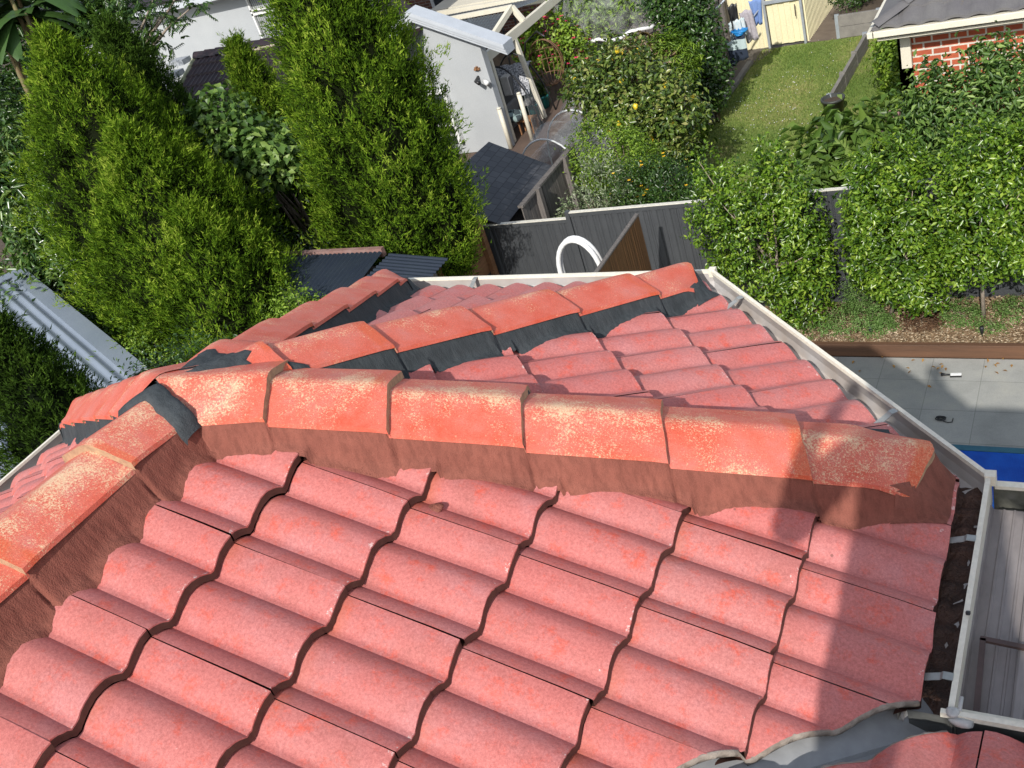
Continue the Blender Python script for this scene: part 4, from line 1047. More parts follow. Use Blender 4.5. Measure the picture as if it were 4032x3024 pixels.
def palingfence(a, b, z, lab, tilt=.0, w=.11, postn=2, group=None, mat=None, zb=G):
    a, b = Vector(a), Vector(b); d = (b-a); n = int(d.length/(w+.012)); d.normalize(); nn = Vector((d.y, -d.x, 0)); r = empty('paling_fence', tuple((a+b)/2*Vector((1, 1, 0))+Vector((0, 0, G))), lab, 'fence', group)
    m = MB()
    for i in range(n):
        p = a+d*(i+.5)*(w+.012); off = nn*rnd.uniform(0, .012); h = z+rnd.uniform(-.015, .015)
        m.bar((p.x+off.x, p.y+off.y, zb), (p.x+off.x, p.y+off.y, h), w, .014, tuple(nn))
    m.build('palings', mat or m_grey, r)
    MB().bar(a+Vector((0, 0, z+.02-a.z)), b+Vector((0, 0, z+.02-b.z)), .09, .035).build('top_rail', m_grey, r)
    for i in range(postn):
        p = a+(b-a)*(i+.5)/postn+nn*.05; MB().box(p.x-.045, p.x+.045, p.y-.045, p.y+.045, zb, z+.05).build('post', m_grey, r)
    return r
palingfence((-5.30, 10.15, 0), (-5.33, 12.25, 0), -4.52, 'weathered grey paling fence under the eave of the slate roofed shed')
palingfence((-8.3, 21.6, 0), (-5.2, 21.6, 0), -4.6, 'dark paling fence at the back behind the netted tree', postn=3)
palingfence((-5.45, 16.4, 0), (-5.55, 21.5, 0), -5.0, 'grey paling fence between the citrus and the tall dark shrub', postn=3)

# ================================================================== white house with dark tiled roof
m_white = simple('white_render', (.43, .45, .455), (.38, .40, .41), 1.4, .85, 50, .35, .004)
m_whitef = simple('white_fascia', (.50, .53, .56), (.45, .48, .51), 4, .4, 60, .04)
m_creamf = simple('pergola_cream', (.70, .66, .54), (.64, .60, .48), 3, .5, 60, .05)
m_purple = simple('dark_purple_tile', (.030, .016, .018), (.018, .014, .018), 6, .45, 60, .3, .005, c3=(.10, .035, .03))
m_glass = simple('window_glass', (.05, .055, .06), (.03, .035, .04), 2, .08, 20, 0, spec=.8)
def mat_curtain():
    m, nt, p = newmat('curtain'); co = coords(nt)
    w = N(nt, 'ShaderNodeTexWave'); w.inputs['Scale'].default_value = 5; w.inputs['Distortion'].default_value = 2.5; w.inputs['Detail'].default_value = 3
    mp = N(nt, 'ShaderNodeMapping'); mp.inputs['Scale'].default_value = (1, .2, .08); L(nt, co, mp.inputs[0]); L(nt, mp.outputs[0], w.inputs['Vector'])
    L(nt, ramp(nt, w.outputs['Fac'], [(0, (.13, .14, .14)), (1, (.36, .38, .37))]), p.inputs['Base Color']); p.inputs['Roughness'].default_value = .9; return m
m_curt = mat_curtain()
wh = empty('white_house', (-14, 18, G), 'white rendered house with a dark tiled lean-to roof behind the left cypresses', 'house')
YU = 17.9
WX0, WX1 = -23.0, -12.6
wl = Vector((-16.038, 17.900, -2.331)); wr_ = Vector((-14.488, 17.900, -2.585)); wb = Vector((-16.254, 17.900, -3.401))
# upper wall with a window opening
zb, zt = wb.z-.55, wl.z+1.6
x0, x1 = wl.x+.02, wl.x+3.1
m = MB(); m.box(WX0, x0, YU, YU+.25, G, -1.75); m.box(x1, WX1, YU, YU+.25, G, -1.75); m.box(x0, x1, YU, YU+.25, G, zb); m.build('wall', m_white, wh)
win = MB(); win.box(x0, x1, YU+.10, YU+.12, zb, -1.2).build('window', m_glass, wh)
wn_ = [o for o in wh.children if o.name.startswith('window')][-1]
obj('curtain', [(x0+.04, YU+.07, zb), (x1, YU+.07, zb), (x1, YU+.07, -1.2), (x0+.04, YU+.07, -1.2)], [(0, 1, 2, 3)], m_curt, wn_)
fr = MB(); hw = (x1-x0)
for x in (x0, x0+.85, x0+1.9, x1-.06): fr.box(x, x+.05, YU+.0, YU+.06, zb, -1.2)
zc_ = wb.z+.62; fr.box(x0, x1, YU+.0, YU+.06, zc_, zc_+.05); fr.box(x0, x1, YU+.0, YU+.06, zc_+.10, zc_+.14); fr.box(x0, x1, YU-.03, YU+.06, zb-.04, zb+.02)
fr.build('window_frame', m_wht, wn_)
fz = (-18.658, 17.500, -2.031)[2]
MB().box(WX0, WX1, YU-.5, YU-.38, fz-.12, fz+.08).build('fascia', m_whitef, wh)
MB().box(WX0, WX1, YU-.5, YU+.2, fz-.13, fz-.121).build('soffit', m_white, wh)
quad('upper_roof', [(WX0, YU-.55, fz+.09), (WX1, YU-.55, fz+.09), (WX1, YU+4, fz+1.9), (WX0, YU+4, fz+1.9)], m_purple, wh)
d0, d1 = Vector((-19.770, 17.750, -1.610)), Vector((-19.629, 17.750, -3.103)); MB().tube([(d1.x, 17.84, fz), (d1.x, 17.84, d1.z-.4)], .045, 8).build('downpipe', simple('grey_pipe', (.28, .30, .31), None, 5, .5, 50, .05), wh)
# lean-to roof: ridge along x at y=16.5, falling toward the viewer
RX0, RX1, RY, RZ = -16.85, -12.75, 16.5, -3.12; SLP = .47
def ribroof(x0, x1, y0, y1, z0, slope, mat, parent, name='roof_tiles', tw=.30, g=.33, hgt=.03, dirn=-1):
    """small scale interlocking tiles with square ribs, falling along dirn*y from (y0,z0)"""
    v = MB(); n = int(abs(y1-y0)/(g*math.cos(math.atan(slope)))); gy = abs(y1-y0)/n; k = int((x1-x0)/.0375)
    prof = [0, .9, 1, .3, 0, .8, 1, .2]
    for c_ in range(n):
        P_ = []
        for vv in (0, 1):
            yy = y0+dirn*(gy*(c_+vv)+(.0 if vv else -.02)); zz = z0-slope*gy*(c_+vv)+(.028 if vv else .0)
            for i in range(k+1): P_.append((x0+.0375*i, yy, zz+hgt*prof[i % 8]))
        for i in range(k+1): x, y, z = P_[k+1+i]; P_.append((x, y+dirn*.001, z-.035))
        v.grid(P_, k+1, 3)
    return v.build(name, mat, parent)
ribroof(RX0, RX1, RY, RY-5.2, RZ, SLP, m_purple, wh)
obj('roof_underlay', [(RX0, RY, RZ-.06), (RX1, RY, RZ-.06), (RX1, RY-5.3, RZ-.06-5.3*SLP), (RX0, RY-5.3, RZ-.06-5.3*SLP)], [(0, 1, 2, 3)], MT['dark'], wh)
obj('roof_tiles', [(RX0, RY, RZ), (RX1, RY, RZ), (RX1, RY+1.3, RZ-.6), (RX0, RY+1.3, RZ-.6)], [(0, 1, 2, 3)], m_purple, wh)
x = RX0-.05; i = 0
while x < RX1:
    v = []
    for q in (0, .08, .9, 1):
        for w in (-.13, -.1, -.05, 0, .05, .1, .13): v.append((x+.38*q, RY+w, RZ+.10-abs(w)*abs(w)*7+(.02 if q < .1 else .0)))
    MB().grid(v, 7, 4).build('ridge_tile', m_purple, wh, True); x += .36; i += 1
m = MB()
for k in range(46):   # old mortar and lichen along the ridge and on a few courses
    xx = rnd.uniform(RX0+1.0, RX1) if k < 34 else rnd.uniform(-14.6, -13.0); yy = RY-.16-rnd.random()*.05 if k < 34 else RY-rnd.uniform(.6, 4.5)
    v, f = blob((xx, yy, RZ-(RY-yy)*SLP+.05), rnd.uniform(.025, .06), 4, 6, (1.5, .6, .6), k); m.add(v, f)
o = m.build('lichen', simple('pale_lichen', (.45, .40, .30), (.30, .26, .2), 30, .9), wh); o['kind'] = 'stuff'
MB().bar((RX0-.06, RY+.1, RZ-.02), (RX0-.06, RY-5.2, RZ-.02-5.2*SLP), .035, .24).build('barge_board', simple('lichen_cream', (.50, .50, .38), (.34, .38, .22), 3, .8), wh)
m = MB()
for k in range(12):
    y = RY-.1-k*.36; z = RZ+.06-(k*.36)*SLP
    m.box(RX0-.60, RX0-.12, y-.30, y, z-.10, z+.02)
m.build('stepped_flashing', simple('grey_flashing', (.36, .38, .40), (.28, .30, .32), 5, .5), wh)
MB().box(RX0+.1, RX1-.1, 11.8, RY-.2, G, -5.6).build('wall', m_white, wh)
# camera on the wall
cp_ = Vector((-18.157, 16.900, -3.990))
# gable wing in white
gx, gz = -10.72, -3.05; GY = 16.6
gw = empty('white_gable_wing', (-10.4, 17, G), 'white rendered gable wall with a pale layered fascia beside the tallest cypress', 'building')
ex, ez = -8.69, -4.05; sl_ = (gz-ez)/(ex-gx)
pts = [(-12.6, gz-(1.88*sl_)), (gx, gz), (-9.42, gz-(gx+9.42)*-1*sl_*1.0 if False else gz-sl_*(-9.42-gx))]
v = [(-12.6, 16.9, G), (-9.42, 16.9, G), (-9.42, 16.9, pts[2][1]-.12), (gx, 16.9, gz-.12), (-12.6, 16.9, pts[0][1]-.12)]
n = len(v); v += [(x, 17.1, z) for x, y, z in v]
obj('wall', v, [tuple(range(n)), tuple(range(2*n-1, n-1, -1))]+[(i, n+i, n+(i+1) % n, (i+1) % n) for i in range(n)], m_white, gw)
for dz, dy, hh in ((0, 0, .10), (-.10, .03, .07), (-.17, .06, .07)):
    m = MB()
    for sx, xe in ((1, ex), (-1, -12.75)):
        za = gz+dz; zb_ = gz+dz-abs(xe-gx)*sl_
        v = [(gx, GY+dy, za), (xe, GY+dy, zb_), (xe, GY+.42, zb_), (gx, GY+.42, za)]; v += [(x, y, z-hh+.004) for x, y, z in v]
        m.add(v, [(0, 1, 2, 3), (7, 6, 5, 4), (0, 4, 5, 1), (1, 5, 6, 2), (2, 6, 7, 3), (3, 7, 4, 0)])
    m.build('fascia', m_whitef, gw)
wa = Vector((-10.565, 16.900, -4.924)); wb2 = Vector((-10.546, 16.900, -6.425))
w_ = MB().box(wa.x-.9, wa.x-.04, 16.80, 16.90, G+.3, wa.z).build('window', m_glass, gw)
m = MB(); m.box(wa.x-.04, wa.x+.03, 16.74, 16.9, G+.3, wa.z+.03); m.box(wa.x-.95, wa.x+.03, 16.74, 16.9, wa.z, wa.z+.05); m.box(wa.x-.95, wa.x-.9, 16.74, 16.9, G+.3, wa.z)
for z in (wa.z-.75, wa.z-1.0): m.box(wa.x-.9, wa.x-.04, 16.76, 16.82, z, z+.05)
m.build('window_frame', m_wht, w_)
p = Vector((-9.634, 16.850, -4.748)); m = MB(); m.tube([(p.x-.05, 16.9, p.z+.03), (p.x-.02, 16.7, p.z), (p.x+.10, 16.62, p.z-.02)], [.03, .035, .045], 8); tag(m.build('floodlight', m_blk, None, True), 'black sensor light fixed to the white gable wall', 'wall light')
m = MB(); m.tube([(p.x+.10, 16.85, p.z-.06), (p.x+.22, 16.75, p.z-.10)], [.045, .055], 8); tag(m.build('wall_camera', m_wht, None, True), 'small white camera on the white gable wall below the black light', 'camera')
p = Vector((-9.631, 16.850, -4.544)); m = MB(); m.box(p.x-.07, p.x+.06, 16.84, 16.9, p.z-.02, p.z+.02); m.box(p.x-.02, p.x+.02, 16.80, 16.88, p.z, p.z+.06); tag(m.build('wall_hook', m_oak), 'small brown fitting on the white gable wall above the black light', 'fitting')
# ================================================================== pergola
pg = empty('pergola', (-11, 19, G), 'cream framed pergola with dark corrugated clear roofing beside the white gable', 'pergola')
BX, BZ = -9.52, -4.42
def part(name, a, b, w, h=None, mat=m_creamf, par=pg): return MB().bar(a, b, w, h).build(name, mat, par)
part('beam', (BX, 17.13, BZ), (BX+.05, 22.2, BZ), .10, .20)
part('beam', (-13.6, 21.3, BZ+.02), (BX, 21.0, BZ+.02), .10, .20)
part('beam', (-13.6, 17.2, BZ), (BX, 17.15, BZ), .08, .16)
gA = Vector((-9.737, 19.165, -4.000)); gB = Vector((-9.803, 17.780, -4.350)); gC = Vector((-9.274, 19.126, -4.300))
part('rafter', gA, gB, .09, .12); part('rafter', gA, (BX, gC.y, BZ+.08), .09, .12)
part('ridge_beam', (-13.4, gA.y+.1, -4.05), gA, .08, .10)
def mat_poly():
    m, nt, p = newmat('tinted_polycarbonate'); p.inputs['Base Color'].default_value = (.10, .115, .125, 1); p.inputs['Roughness'].default_value = .25
    tr = N(nt, 'ShaderNodeBsdfTransparent'); tr.inputs[0].default_value = (.55, .6, .62, 1); ms = N(nt, 'ShaderNodeMixShader'); ms.inputs[0].default_value = .35
    L(nt, p.outputs[0], ms.inputs[1]); L(nt, tr.outputs[0], ms.inputs[2]); L(nt, ms.outputs[0], nt.nodes['Material Output'].inputs[0]); return m
m_poly = mat_poly()
m, _ = corrugate((-13.5, 19.05, -4.06), (1, 0, 0), (0, -1, -.17), 13.5-9.75, 1.9, .09, .012); m.build('roof_sheet', m_poly, pg)
m, _ = corrugate((-13.5, 19.15, -4.06), (1, 0, 0), (0, 1, -.17), 13.5-9.75, 1.9, .09, .012); m.build('roof_sheet', m_poly, pg)
for b, t in (((1177.5,252),None),): pass
posts = [Vector((-9.303, 18.488, -6.400)), Vector((-10.310, 21.538, -6.400)), Vector((BX, 17.25, G))]
for i, q in enumerate(posts): MB().bar((q.x, q.y, G), (BX+.02, q.y, BZ-.1), .09, .09).build('post', m_creamf, pg)
# far cream roof and red brick house
bk = empty('brick_house', (-15, 26, G), 'red brick house at the top edge behind the cream pergola roof', 'house')
def mat_brick(name, c1, c2, mo, bw=.24, bh=.086, ms=.010, var=.5):
    m, nt, p = newmat(name); co = attrvec(nt)
    b = N(nt, 'ShaderNodeTexBrick'); b.offset = .5; b.inputs['Scale'].default_value = 1; b.inputs['Bias'].default_value = -.1
    b.inputs['Brick Width'].default_value = bw; b.inputs['Row Height'].default_value = bh; b.inputs['Mortar Size'].default_value = ms
    b.inputs['Color1'].default_value = (*c1, 1); b.inputs['Color2'].default_value = (*c2, 1); b.inputs['Mortar'].default_value = (*mo, 1)
    L(nt, co, b.inputs['Vector']); col = mix(nt, .5, b.outputs[0], ramp(nt, noise(nt, coords(nt), 18, 4), [(.3, (.7,)*3), (.7, (1.2,)*3)]), 'MULTIPLY')
    L(nt, col, p.inputs['Base Color']); p.inputs['Roughness'].default_value = .9; bump(nt, p, b.outputs['Fac'], -.5, .008); return m
m_br1 = mat_brick('far_brick', (.22, .085, .055), (.15, .06, .045), (.30, .26, .22))
quad('wall', [(-20, 25, G), (-11.2, 25, G), (-11.2, 25, -2.4), (-20, 25, -2.4)], m_br1, bk, .2)
p = Vector((-15.032, 24.950, -5.092)); w_ = MB().box(p.x-.55, p.x+.45, 24.93, 24.99, p.z-1.2, p.z+1.2).build('window', m_glass, bk)
m = MB(); m.box(p.x-.65, p.x-.55, 24.9, 24.99, p.z-1.2, p.z+1.2); m.box(p.x+.03, p.x+.09, 24.9, 24.99, p.z-1.2, p.z+1.2); m.box(p.x+.45, p.x+.52, 24.9, 24.99, p.z-1.2, p.z+1.2); m.build('window_frame', m_wht, w_)
MB().box(-13.9, -9.3, 22.0, 23.6, -4.55, -4.45).build('verandah_roof', m_creamf, bk)
a_ = Vector((-12.498, 18.502, -3.200)); b_ = Vector((-10.589, 17.116, -3.400)); c_ = Vector((-13.021, 19.573, -3.900))
quad('roof', [a_+Vector((-1.5, 1.5, .5)), b_+Vector((0, 0, 0)), b_+Vector((-.6, -2.5, -1.0)), a_+Vector((-2, -1.5, -.6))][::-1], m_purple, bk)

# ================================================================== things under and around the pergola
PV = simple('brown_paving', (.14, .095, .07), (.10, .07, .055), 2, .8, 40, .4)
sheet('patio_paving', -13.8, -7.4, 15.2, 22.2, G-.008, PV)
m_rat = simple('rattan', (.20, .11, .055), (.13, .07, .035), 30, .6)
def spotxy(px_): return px_
# armchair with a pale throw
c = Vector((-10.187, 18.323, -5.750)); r = empty('armchair', (c.x, c.y, G), 'grey outdoor armchair with a pale striped throw under the pergola', 'armchair')
m_gf = simple('grey_fabric', (.17, .165, .16), (.13, .13, .125), 8, .9, 120, .5)
MB().box(c.x-.42, c.x+.38, c.y-.05, c.y+.15, -5.98, -5.28).build('backrest', m_gf, r, bevel=.04)
MB().box(c.x-.42, c.x+.38, c.y-.75, c.y-.05, -6.15, -5.95).build('seat', m_gf, r, bevel=.04)
for sx in (-.46, .36): MB().box(c.x+sx, c.x+sx+.10, c.y-.75, c.y+.1, -6.3, -5.75).build('armrest', m_gf, r, bevel=.03)
MB().box(c.x+.16, c.x+.36, c.y-.07, c.y+.17, -5.7, -5.255).build('throw', simple('pale_throw', (.62, .60, .56), (.5, .48, .45), 12, .9), r, bevel=.02)
c = Vector((-9.629, 17.711, -5.950)); m = MB(); 
for i in range(5):
    for j in range(3): pass
def mat_zig():
    m, nt, p = newmat('zigzag_fabric'); ck = N(nt, 'ShaderNodeTexChecker'); ck.inputs['Scale'].default_value = 7
    mp = N(nt, 'ShaderNodeMapping'); mp.inputs['Rotation'].default_value = (.3, .2, .8); L(nt, coords(nt), mp.inputs[0]); L(nt, mp.outputs[0], ck.inputs['Vector'])
    ck.inputs['Color1'].default_value = (.20, .27, .26, 1); ck.inputs['Color2'].default_value = (.035, .05, .055, 1); L(nt, ck.outputs[0], p.inputs['Base Color']); p.inputs['Roughness'].default_value = .9; return m
v, f = blob((c.x, c.y-.1, c.z), .30, 8, 14, (1.15, .8, .45), 4); tag(obj('cushion', v, f, mat_zig(), None, True), 'teal and black diamond patterned cushion in front of the grey armchair', 'cushion')
# swing seat canopy with speckled cloth and black arched frame
c = Vector((-9.958, 18.565, -5.300)); r = empty('swing_seat', (c.x, c.y, G), 'swing seat with speckled grey canopy and black arched frame', 'swing seat')
def mat_speck():
    m, nt, p = newmat('speckled_cloth'); a = noise(nt, coords(nt), 28, 5, .8)
    L(nt, ramp(nt, a, [(.42, (.06, .06, .07)), (.5, (.30, .31, .33)), (.6, (.62, .63, .65))]), p.inputs['Base Color']); p.inputs['Roughness'].default_value = .9; return m
v = []
for j in range(6):
    for i in range(14): v.append((c.x-.55+1.1*i/13, c.y+.25-.5*j/5, c.z+.18-.06*abs(j-1.5)*abs(j-1.5)/3-.38*(j/5)**2+.02*math.sin(i*1.7)))
MB().grid(v, 14, 6).build('canopy', mat_speck(), r, True)
for dy in (-.45, .35):
    m = MB(); m.tube([(c.x-.75+1.5*i/14, c.y+dy, G+1.45*math.sin(PI*i/14)**.6) for i in range(15)], .022, 6); m.build('frame', m_blk, r, True)
MB().box(c.x-.5, c.x+.5, c.y-.35, c.y+.2, -5.98, -5.9).build('seat', m_gf, r, bevel=.02)
# hanging egg chair of rattan
c = Vector((-9.323, 19.265, -5.500)); r = empty('hanging_chair', (c.x, c.y, G), 'rattan hanging egg chair with curved black stand near pink flowers', 'hanging chair')
for k in range(11):
    a = PI*k/10; m = MB(); m.tube([(c.x+.42*math.cos(a)*math.sin(PI*i/10), c.y+.35*math.sin(a)*math.sin(PI*i/10), c.z+.1-.55*math.cos(PI*i/10)*-1) for i in range(11)], .010, 5); m.build('cane', m_rat, r, True)
for zz in (-.3, 0, .25):
    m = MB(); q = math.sqrt(max(.05, 1-(zz/.55)**2)); m.tube([(c.x+.42*q*math.cos(PI*i/12), c.y+.35*q*math.sin(PI*i/12), c.z+.1+zz) for i in range(13)], .010, 5); m.build('cane', m_rat, r, True)
MB().tube([(c.x-.75, c.y+.3, G), (c.x-.8, c.y+.3, -5.6), (c.x-.55, c.y+.3, -4.95), (c.x-.1, c.y+.15, -4.7), (c.x+.15, c.y, -4.8)], .022, 7).build('stand', m_blk, r, True)
# ladder
c = Vector((-11.291, 21.232, -5.900)); r = empty('ladder', (c.x, c.y, G), 'black metal ladder leaning behind the speckled swing canopy', 'ladder')
for sx in (-.2, .2): MB().bar((c.x+sx, c.y, G), (c.x+sx-.03, c.y+.35, -4.75), .035).build('rail', m_blk, r)
for k in range(6): q = (k+.5)/6; MB().bar((c.x-.2-.03*q, c.y+.35*q, G+1.65*q), (c.x+.2-.03*q, c.y+.35*q, G+1.65*q), .03).build('rung', m_blk, r)
# teal pots with plants
m_teal = simple('teal_glaze', (.02, .20, .19), (.03, .26, .25), 4, .25, 40, .02); m_terr = simple('terracotta', (.35, .12, .05), (.28, .10, .05), 5, .8)
for i, (px_, lab, mt, gr) in enumerate((((-9.677, 18.684, -6.400), 'teal glazed pot nearest the cream pergola post', m_teal, 1), ((-9.615, 19.141, -6.400), 'teal glazed pot with a leafy plant just right of the cream post', m_teal, 1), ((-9.989, 19.239, -6.400), 'small terracotta pot left of the teal pots', m_terr, 0))):
    p = Vector(px_); r = empty('plant_pot', p, lab, 'pot', 'glazed pots beside the pergola' if gr else None); s_ = 1 if gr else .7
    MB().lathe([(0, 0), (.13*s_, 0), (.19*s_, .26*s_), (.21*s_, .27*s_), (.21*s_, .31*s_), (.18*s_, .31*s_), (.17*s_, .26*s_), (0, .25*s_)], p, 20).build('pot', mt, r, True)
    k = 260; cc = np.array(p)+np.array([0, 0, .35*s_])+rng.normal(size=(k, 3))*np.array([.10, .10, .12])*s_
    leaves('foliage', cc, rng.normal(size=(k, 3))*.5+np.array([0, 0, .8]), rng.normal(size=(k, 3)), .16, .02, LM['dark'], r, rng.random(k))
p = Vector((-9.320, 17.720, -6.400)); r = empty('timber_stool', p, 'small orange timber stool on the patio below the glass panel', 'stool')
MB().box(p.x-.2, p.x+.2, p.y-.14, p.y+.14, G+.30, G+.34).build('seat', m_oak, r)
for sx in (-.17, .17):
    for sy in (-.11, .11): MB().box(p.x+sx-.02, p.x+sx+.02, p.y+sy-.02, p.y+sy+.02, G, G+.30).build('leg', m_oak, r)
# glass fence panels with cream posts
p1, p2 = Vector((-9.431, 16.911, -6.400)), Vector((-9.039, 17.227, -6.400))
for i, (q, h, lab) in enumerate(((p1, .92, 'short cream post at the corner of the white gable wall'), (p2, 1.08, 'short cream post standing free in front of the pergola'))):
    r = empty('fence_post', q, lab, 'post', 'short cream posts in front of the pergola'); MB().tube([q, q+Vector((0, 0, h))], .05, 10).build('post', m_creamf, r, True)
    MB().lathe([(0, .04), (.045, .03), (.055, 0), (0, 0)], q+Vector((0, 0, h)), 10).build('finial', m_creamf, r, True)
def mat_clear(a=.86, c=(.80, .88, .86)):
    m, nt, p = newmat('clear_glass'); p.inputs['Base Color'].default_value = (*c, 1); p.inputs['Roughness'].default_value = .08
    tr = N(nt, 'ShaderNodeBsdfTransparent'); ms = N(nt, 'ShaderNodeMixShader'); ms.inputs[0].default_value = a
    L(nt, p.outputs[0], ms.inputs[1]); L(nt, tr.outputs[0], ms.inputs[2]); L(nt, ms.outputs[0], nt.nodes['Material Output'].inputs[0]); return m
q = p2+Vector((.06, .1, 0)); q2 = Vector((-9.239, 18.270, -6.400))
r = empty('glass_panel', (q+q2)/2, 'clear glass fence panel between the cream posts', 'glass panel'); MB().bar(q+Vector((0, 0, .5)), q2+Vector((0, 0, .5)), .012, 1.0).build('pane', mat_clear(), r)
# net tunnel
def mat_net(al, c=(.75, .77, .76)):
    m, nt, p = newmat('garden_netting'); p.inputs['Base Color'].default_value = (*c, 1); p.inputs['Roughness'].default_value = .8
    tr = N(nt, 'ShaderNodeBsdfTransparent'); ms = N(nt, 'ShaderNodeMixShader')
    f = mrange(nt, noise(nt, coords(nt), 3, 4), .3, .7, al-.13, al+.13); L(nt, f, ms.inputs[0])
    L(nt, p.outputs[0], ms.inputs[2]); L(nt, tr.outputs[0], ms.inputs[1]); L(nt, ms.outputs[0], nt.nodes['Material Output'].inputs[0]); return m
M_net = mat_net(.15); m_soft = simple('soft_white_pipe', (.70, .72, .72), None, 5, .5)
hl, ht, hr = Vector((-6.845, 13.000, -4.888)), Vector((-6.355, 13.000, -4.676)), Vector((-5.836, 13.000, -4.914))
r = empty('net_tunnel', (-6.4, 14, G), 'garden net stretched over hoops behind the slate roofed shed', 'net tunnel')
def hoop(y, s_=1.0, dz=0): return [(-6.33+.62*s_*math.cos(PI-PI*i/16), y, -5.5+dz+(.83*s_*math.sin(PI*i/16))) for i in range(17)]
for y in (13.0, 14.2, 15.4): MB().tube([(hoop(y)[0][0], y, G)]+hoop(y)+[(hoop(y)[-1][0], y, G)], .016, 6).build('hoop', m_soft, r, True)
v = []
for j in range(12):
    y = 13+2.9*j/11
    for i, p in enumerate(hoop(y, 1.0+.10*math.sin(j*1.1), -.04*math.sin(j*2.3))): v.append(p)
MB().grid(v, 17, 12).build('net', M_net, r, True)
v = []   # net drawn up to a peak over stakes
for j in range(9):
    for i in range(14):
        u, w = i/13, j/8; v.append((-8.4+2.7*u, 14.9+1.9*w, -6.3+.75*math.exp(-((u-.45)**2*9+(w-.55)**2*7))+.25*math.exp(-((u-.8)**2*30+(w-.4)**2*20))+.03*math.sin(i*2+j)))
MB().grid(v, 14, 9).build('net', M_net, r, True)
# pink flowering shrub and netted fruit tree
m_pink = simple('pink_petals', (.75, .05, .16), (.65, .04, .12), 20, .6, bstr=0)
p = Vector((-9.718, 20.485, -5.300)); shrub('geranium', 'shrub covered in pink flowers behind the hanging chair', 'shrub', (p.x, p.y, G), [(p.x, p.y, -5.3, .75, .4, .65), (p.x+.5, p.y, -5.7, .5, .4, .5), (p.x-.5, p.y, -5.5, .5, .4, .5)], 3800, .09, .06, LM['fine'], 8, .08, None, (.02,), flowers=(110, m_pink, .075, 'flowers'))
p = Vector((-9.458, 20.764, -5.500)); shrub('shrub', 'rusty tipped shrub below the netted fruit tree', 'shrub', (p.x, p.y, G), [(p.x, p.y, -5.7, .5, .4, .55)], 3000, .05, .03, LM['rusty'], 8, .06, None, (.02,))
p = Vector((-8.833, 21.717, -5.200)); nt_ = shrub('fruit_tree', 'fruit tree wrapped in white bird netting at the top of the photo', 'tree', (p.x, p.y, G), [(p.x, p.y, -5.0, .95, .8, .65), (p.x+.6, p.y, -4.9, .6, .6, .5), (p.x-.5, p.y+.2, -5.0, .6, .6, .5)], 6500, .14, .05, LM['fine'], 8, .11, None, (.05,), droop=.35)
v = []; na, nz = 30, 12
for j in range(nz):
    q = j/(nz-1)
    for i in range(na+1):
        a = 2*PI*i/na; rr = math.sin(PI*.5*min(1, q*1.25+.03))**.7*(1+.07*math.sin(a*5+q*4))-(.06 if q > .9 else 0)
        v.append((p.x+.1+1.35*rr*math.cos(a), p.y+1.0*rr*math.sin(a), -4.22-1.35*q**1.3+.05*math.sin(a*7)*q))
o = MB().grid(v, na+1, nz).build('bird_net', mat_net(.11), None, True); tag(o, 'white bird netting draped over the fruit tree', 'bird net')
m = MB(); pts = v[-(na+1):]; m.tube([Vector(q)+Vector((0, 0, .03*math.sin(i*2))) for i, q in enumerate(pts)], .045, 6, False); h_ = m.build('hem', m_wht, o, True)

# ================================================================== shrubs in the middle yard
shrub('lemon_tree', 'lemon tree with yellow fruit left of the lawn', 'tree', (-4.8, 13.7, G), [(-4.75, 13.6, -4.35, .75, .6, .65), (-5.3, 13.6, -4.2, .55, .5, .5), (-4.2, 13.6, -4.7, .55, .5, .6), (-5.6, 13.7, -3.95, .35, .35, .35), (-4.6, 13.6, -5.1, .6, .5, .5), (-4.9, 13.8, -3.75, .45, .4, .35)], 7500, .095, .05, LM['citrus'], 7, .08, None, (.05,), flowers=(26, simple('lemon_skin', (.75, .58, .04), (.7, .5, .03), 10, .4, bstr=.1), .042, 'lemon'))
shrub('shrub', 'rusty leafed mango shrub above the lemon tree', 'shrub', (-5.3, 15.6, G), [(-5.35, 15.4, -4.5, .6, .5, .45), (-5.9, 15.5, -4.9, .5, .4, .5)], 2400, .16, .04, LM['rusty'], 7, .10, None, (.03,), droop=.5)
shrub('shrub', 'bright yellow green weeping shrub right above the lemon tree', 'shrub', (-4.6, 15.6, G), [(-4.75, 15.4, -4.45, .45, .4, .4)], 2600, .10, .018, LM['fine'], 8, .08, None, (.02,), droop=.5)
shrub('box_shrub', 'rounded yellow green fine leaved shrub beside the dark fence of the slate shed', 'shrub', (-4.65, 12.2, G), [(-4.62, 11.95, -4.66, .64, .5, .60), (-4.3, 12.0, -5.0, .5, .5, .5)], 9500, .05, .022, LM['fine'], 9, .05, None, (.03,))
shrub('sage_bush', 'silvery grey leaved bush behind the dark metal fence', 'shrub', (-4.35, 11.0, G), [(-4.4, 11.0, -4.72, .42, .4, .40), (-4.7, 10.8, -5.1, .35, .3, .4)], 2600, .055, .02, LM['grey'], 8, .06, None, (.02,), axis_up=.6)
shrub('flowering_bush', 'green bush dotted with small yellow flowers behind the dark metal fence', 'shrub', (-3.5, 11.0, G), [(-3.6, 10.95, -4.80, .65, .45, .45), (-2.95, 10.9, -5.0, .5, .42, .35), (-3.4, 11.3, -4.9, .6, .4, .4)], 7500, .055, .022, LM['dark'], 9, .06, None, (.03,), axis_up=.4, flowers=(60, simple('yellow_petals', (.80, .50, .02), (.75, .42, .02), 10, .6, bstr=0), .032, 'flowers'))
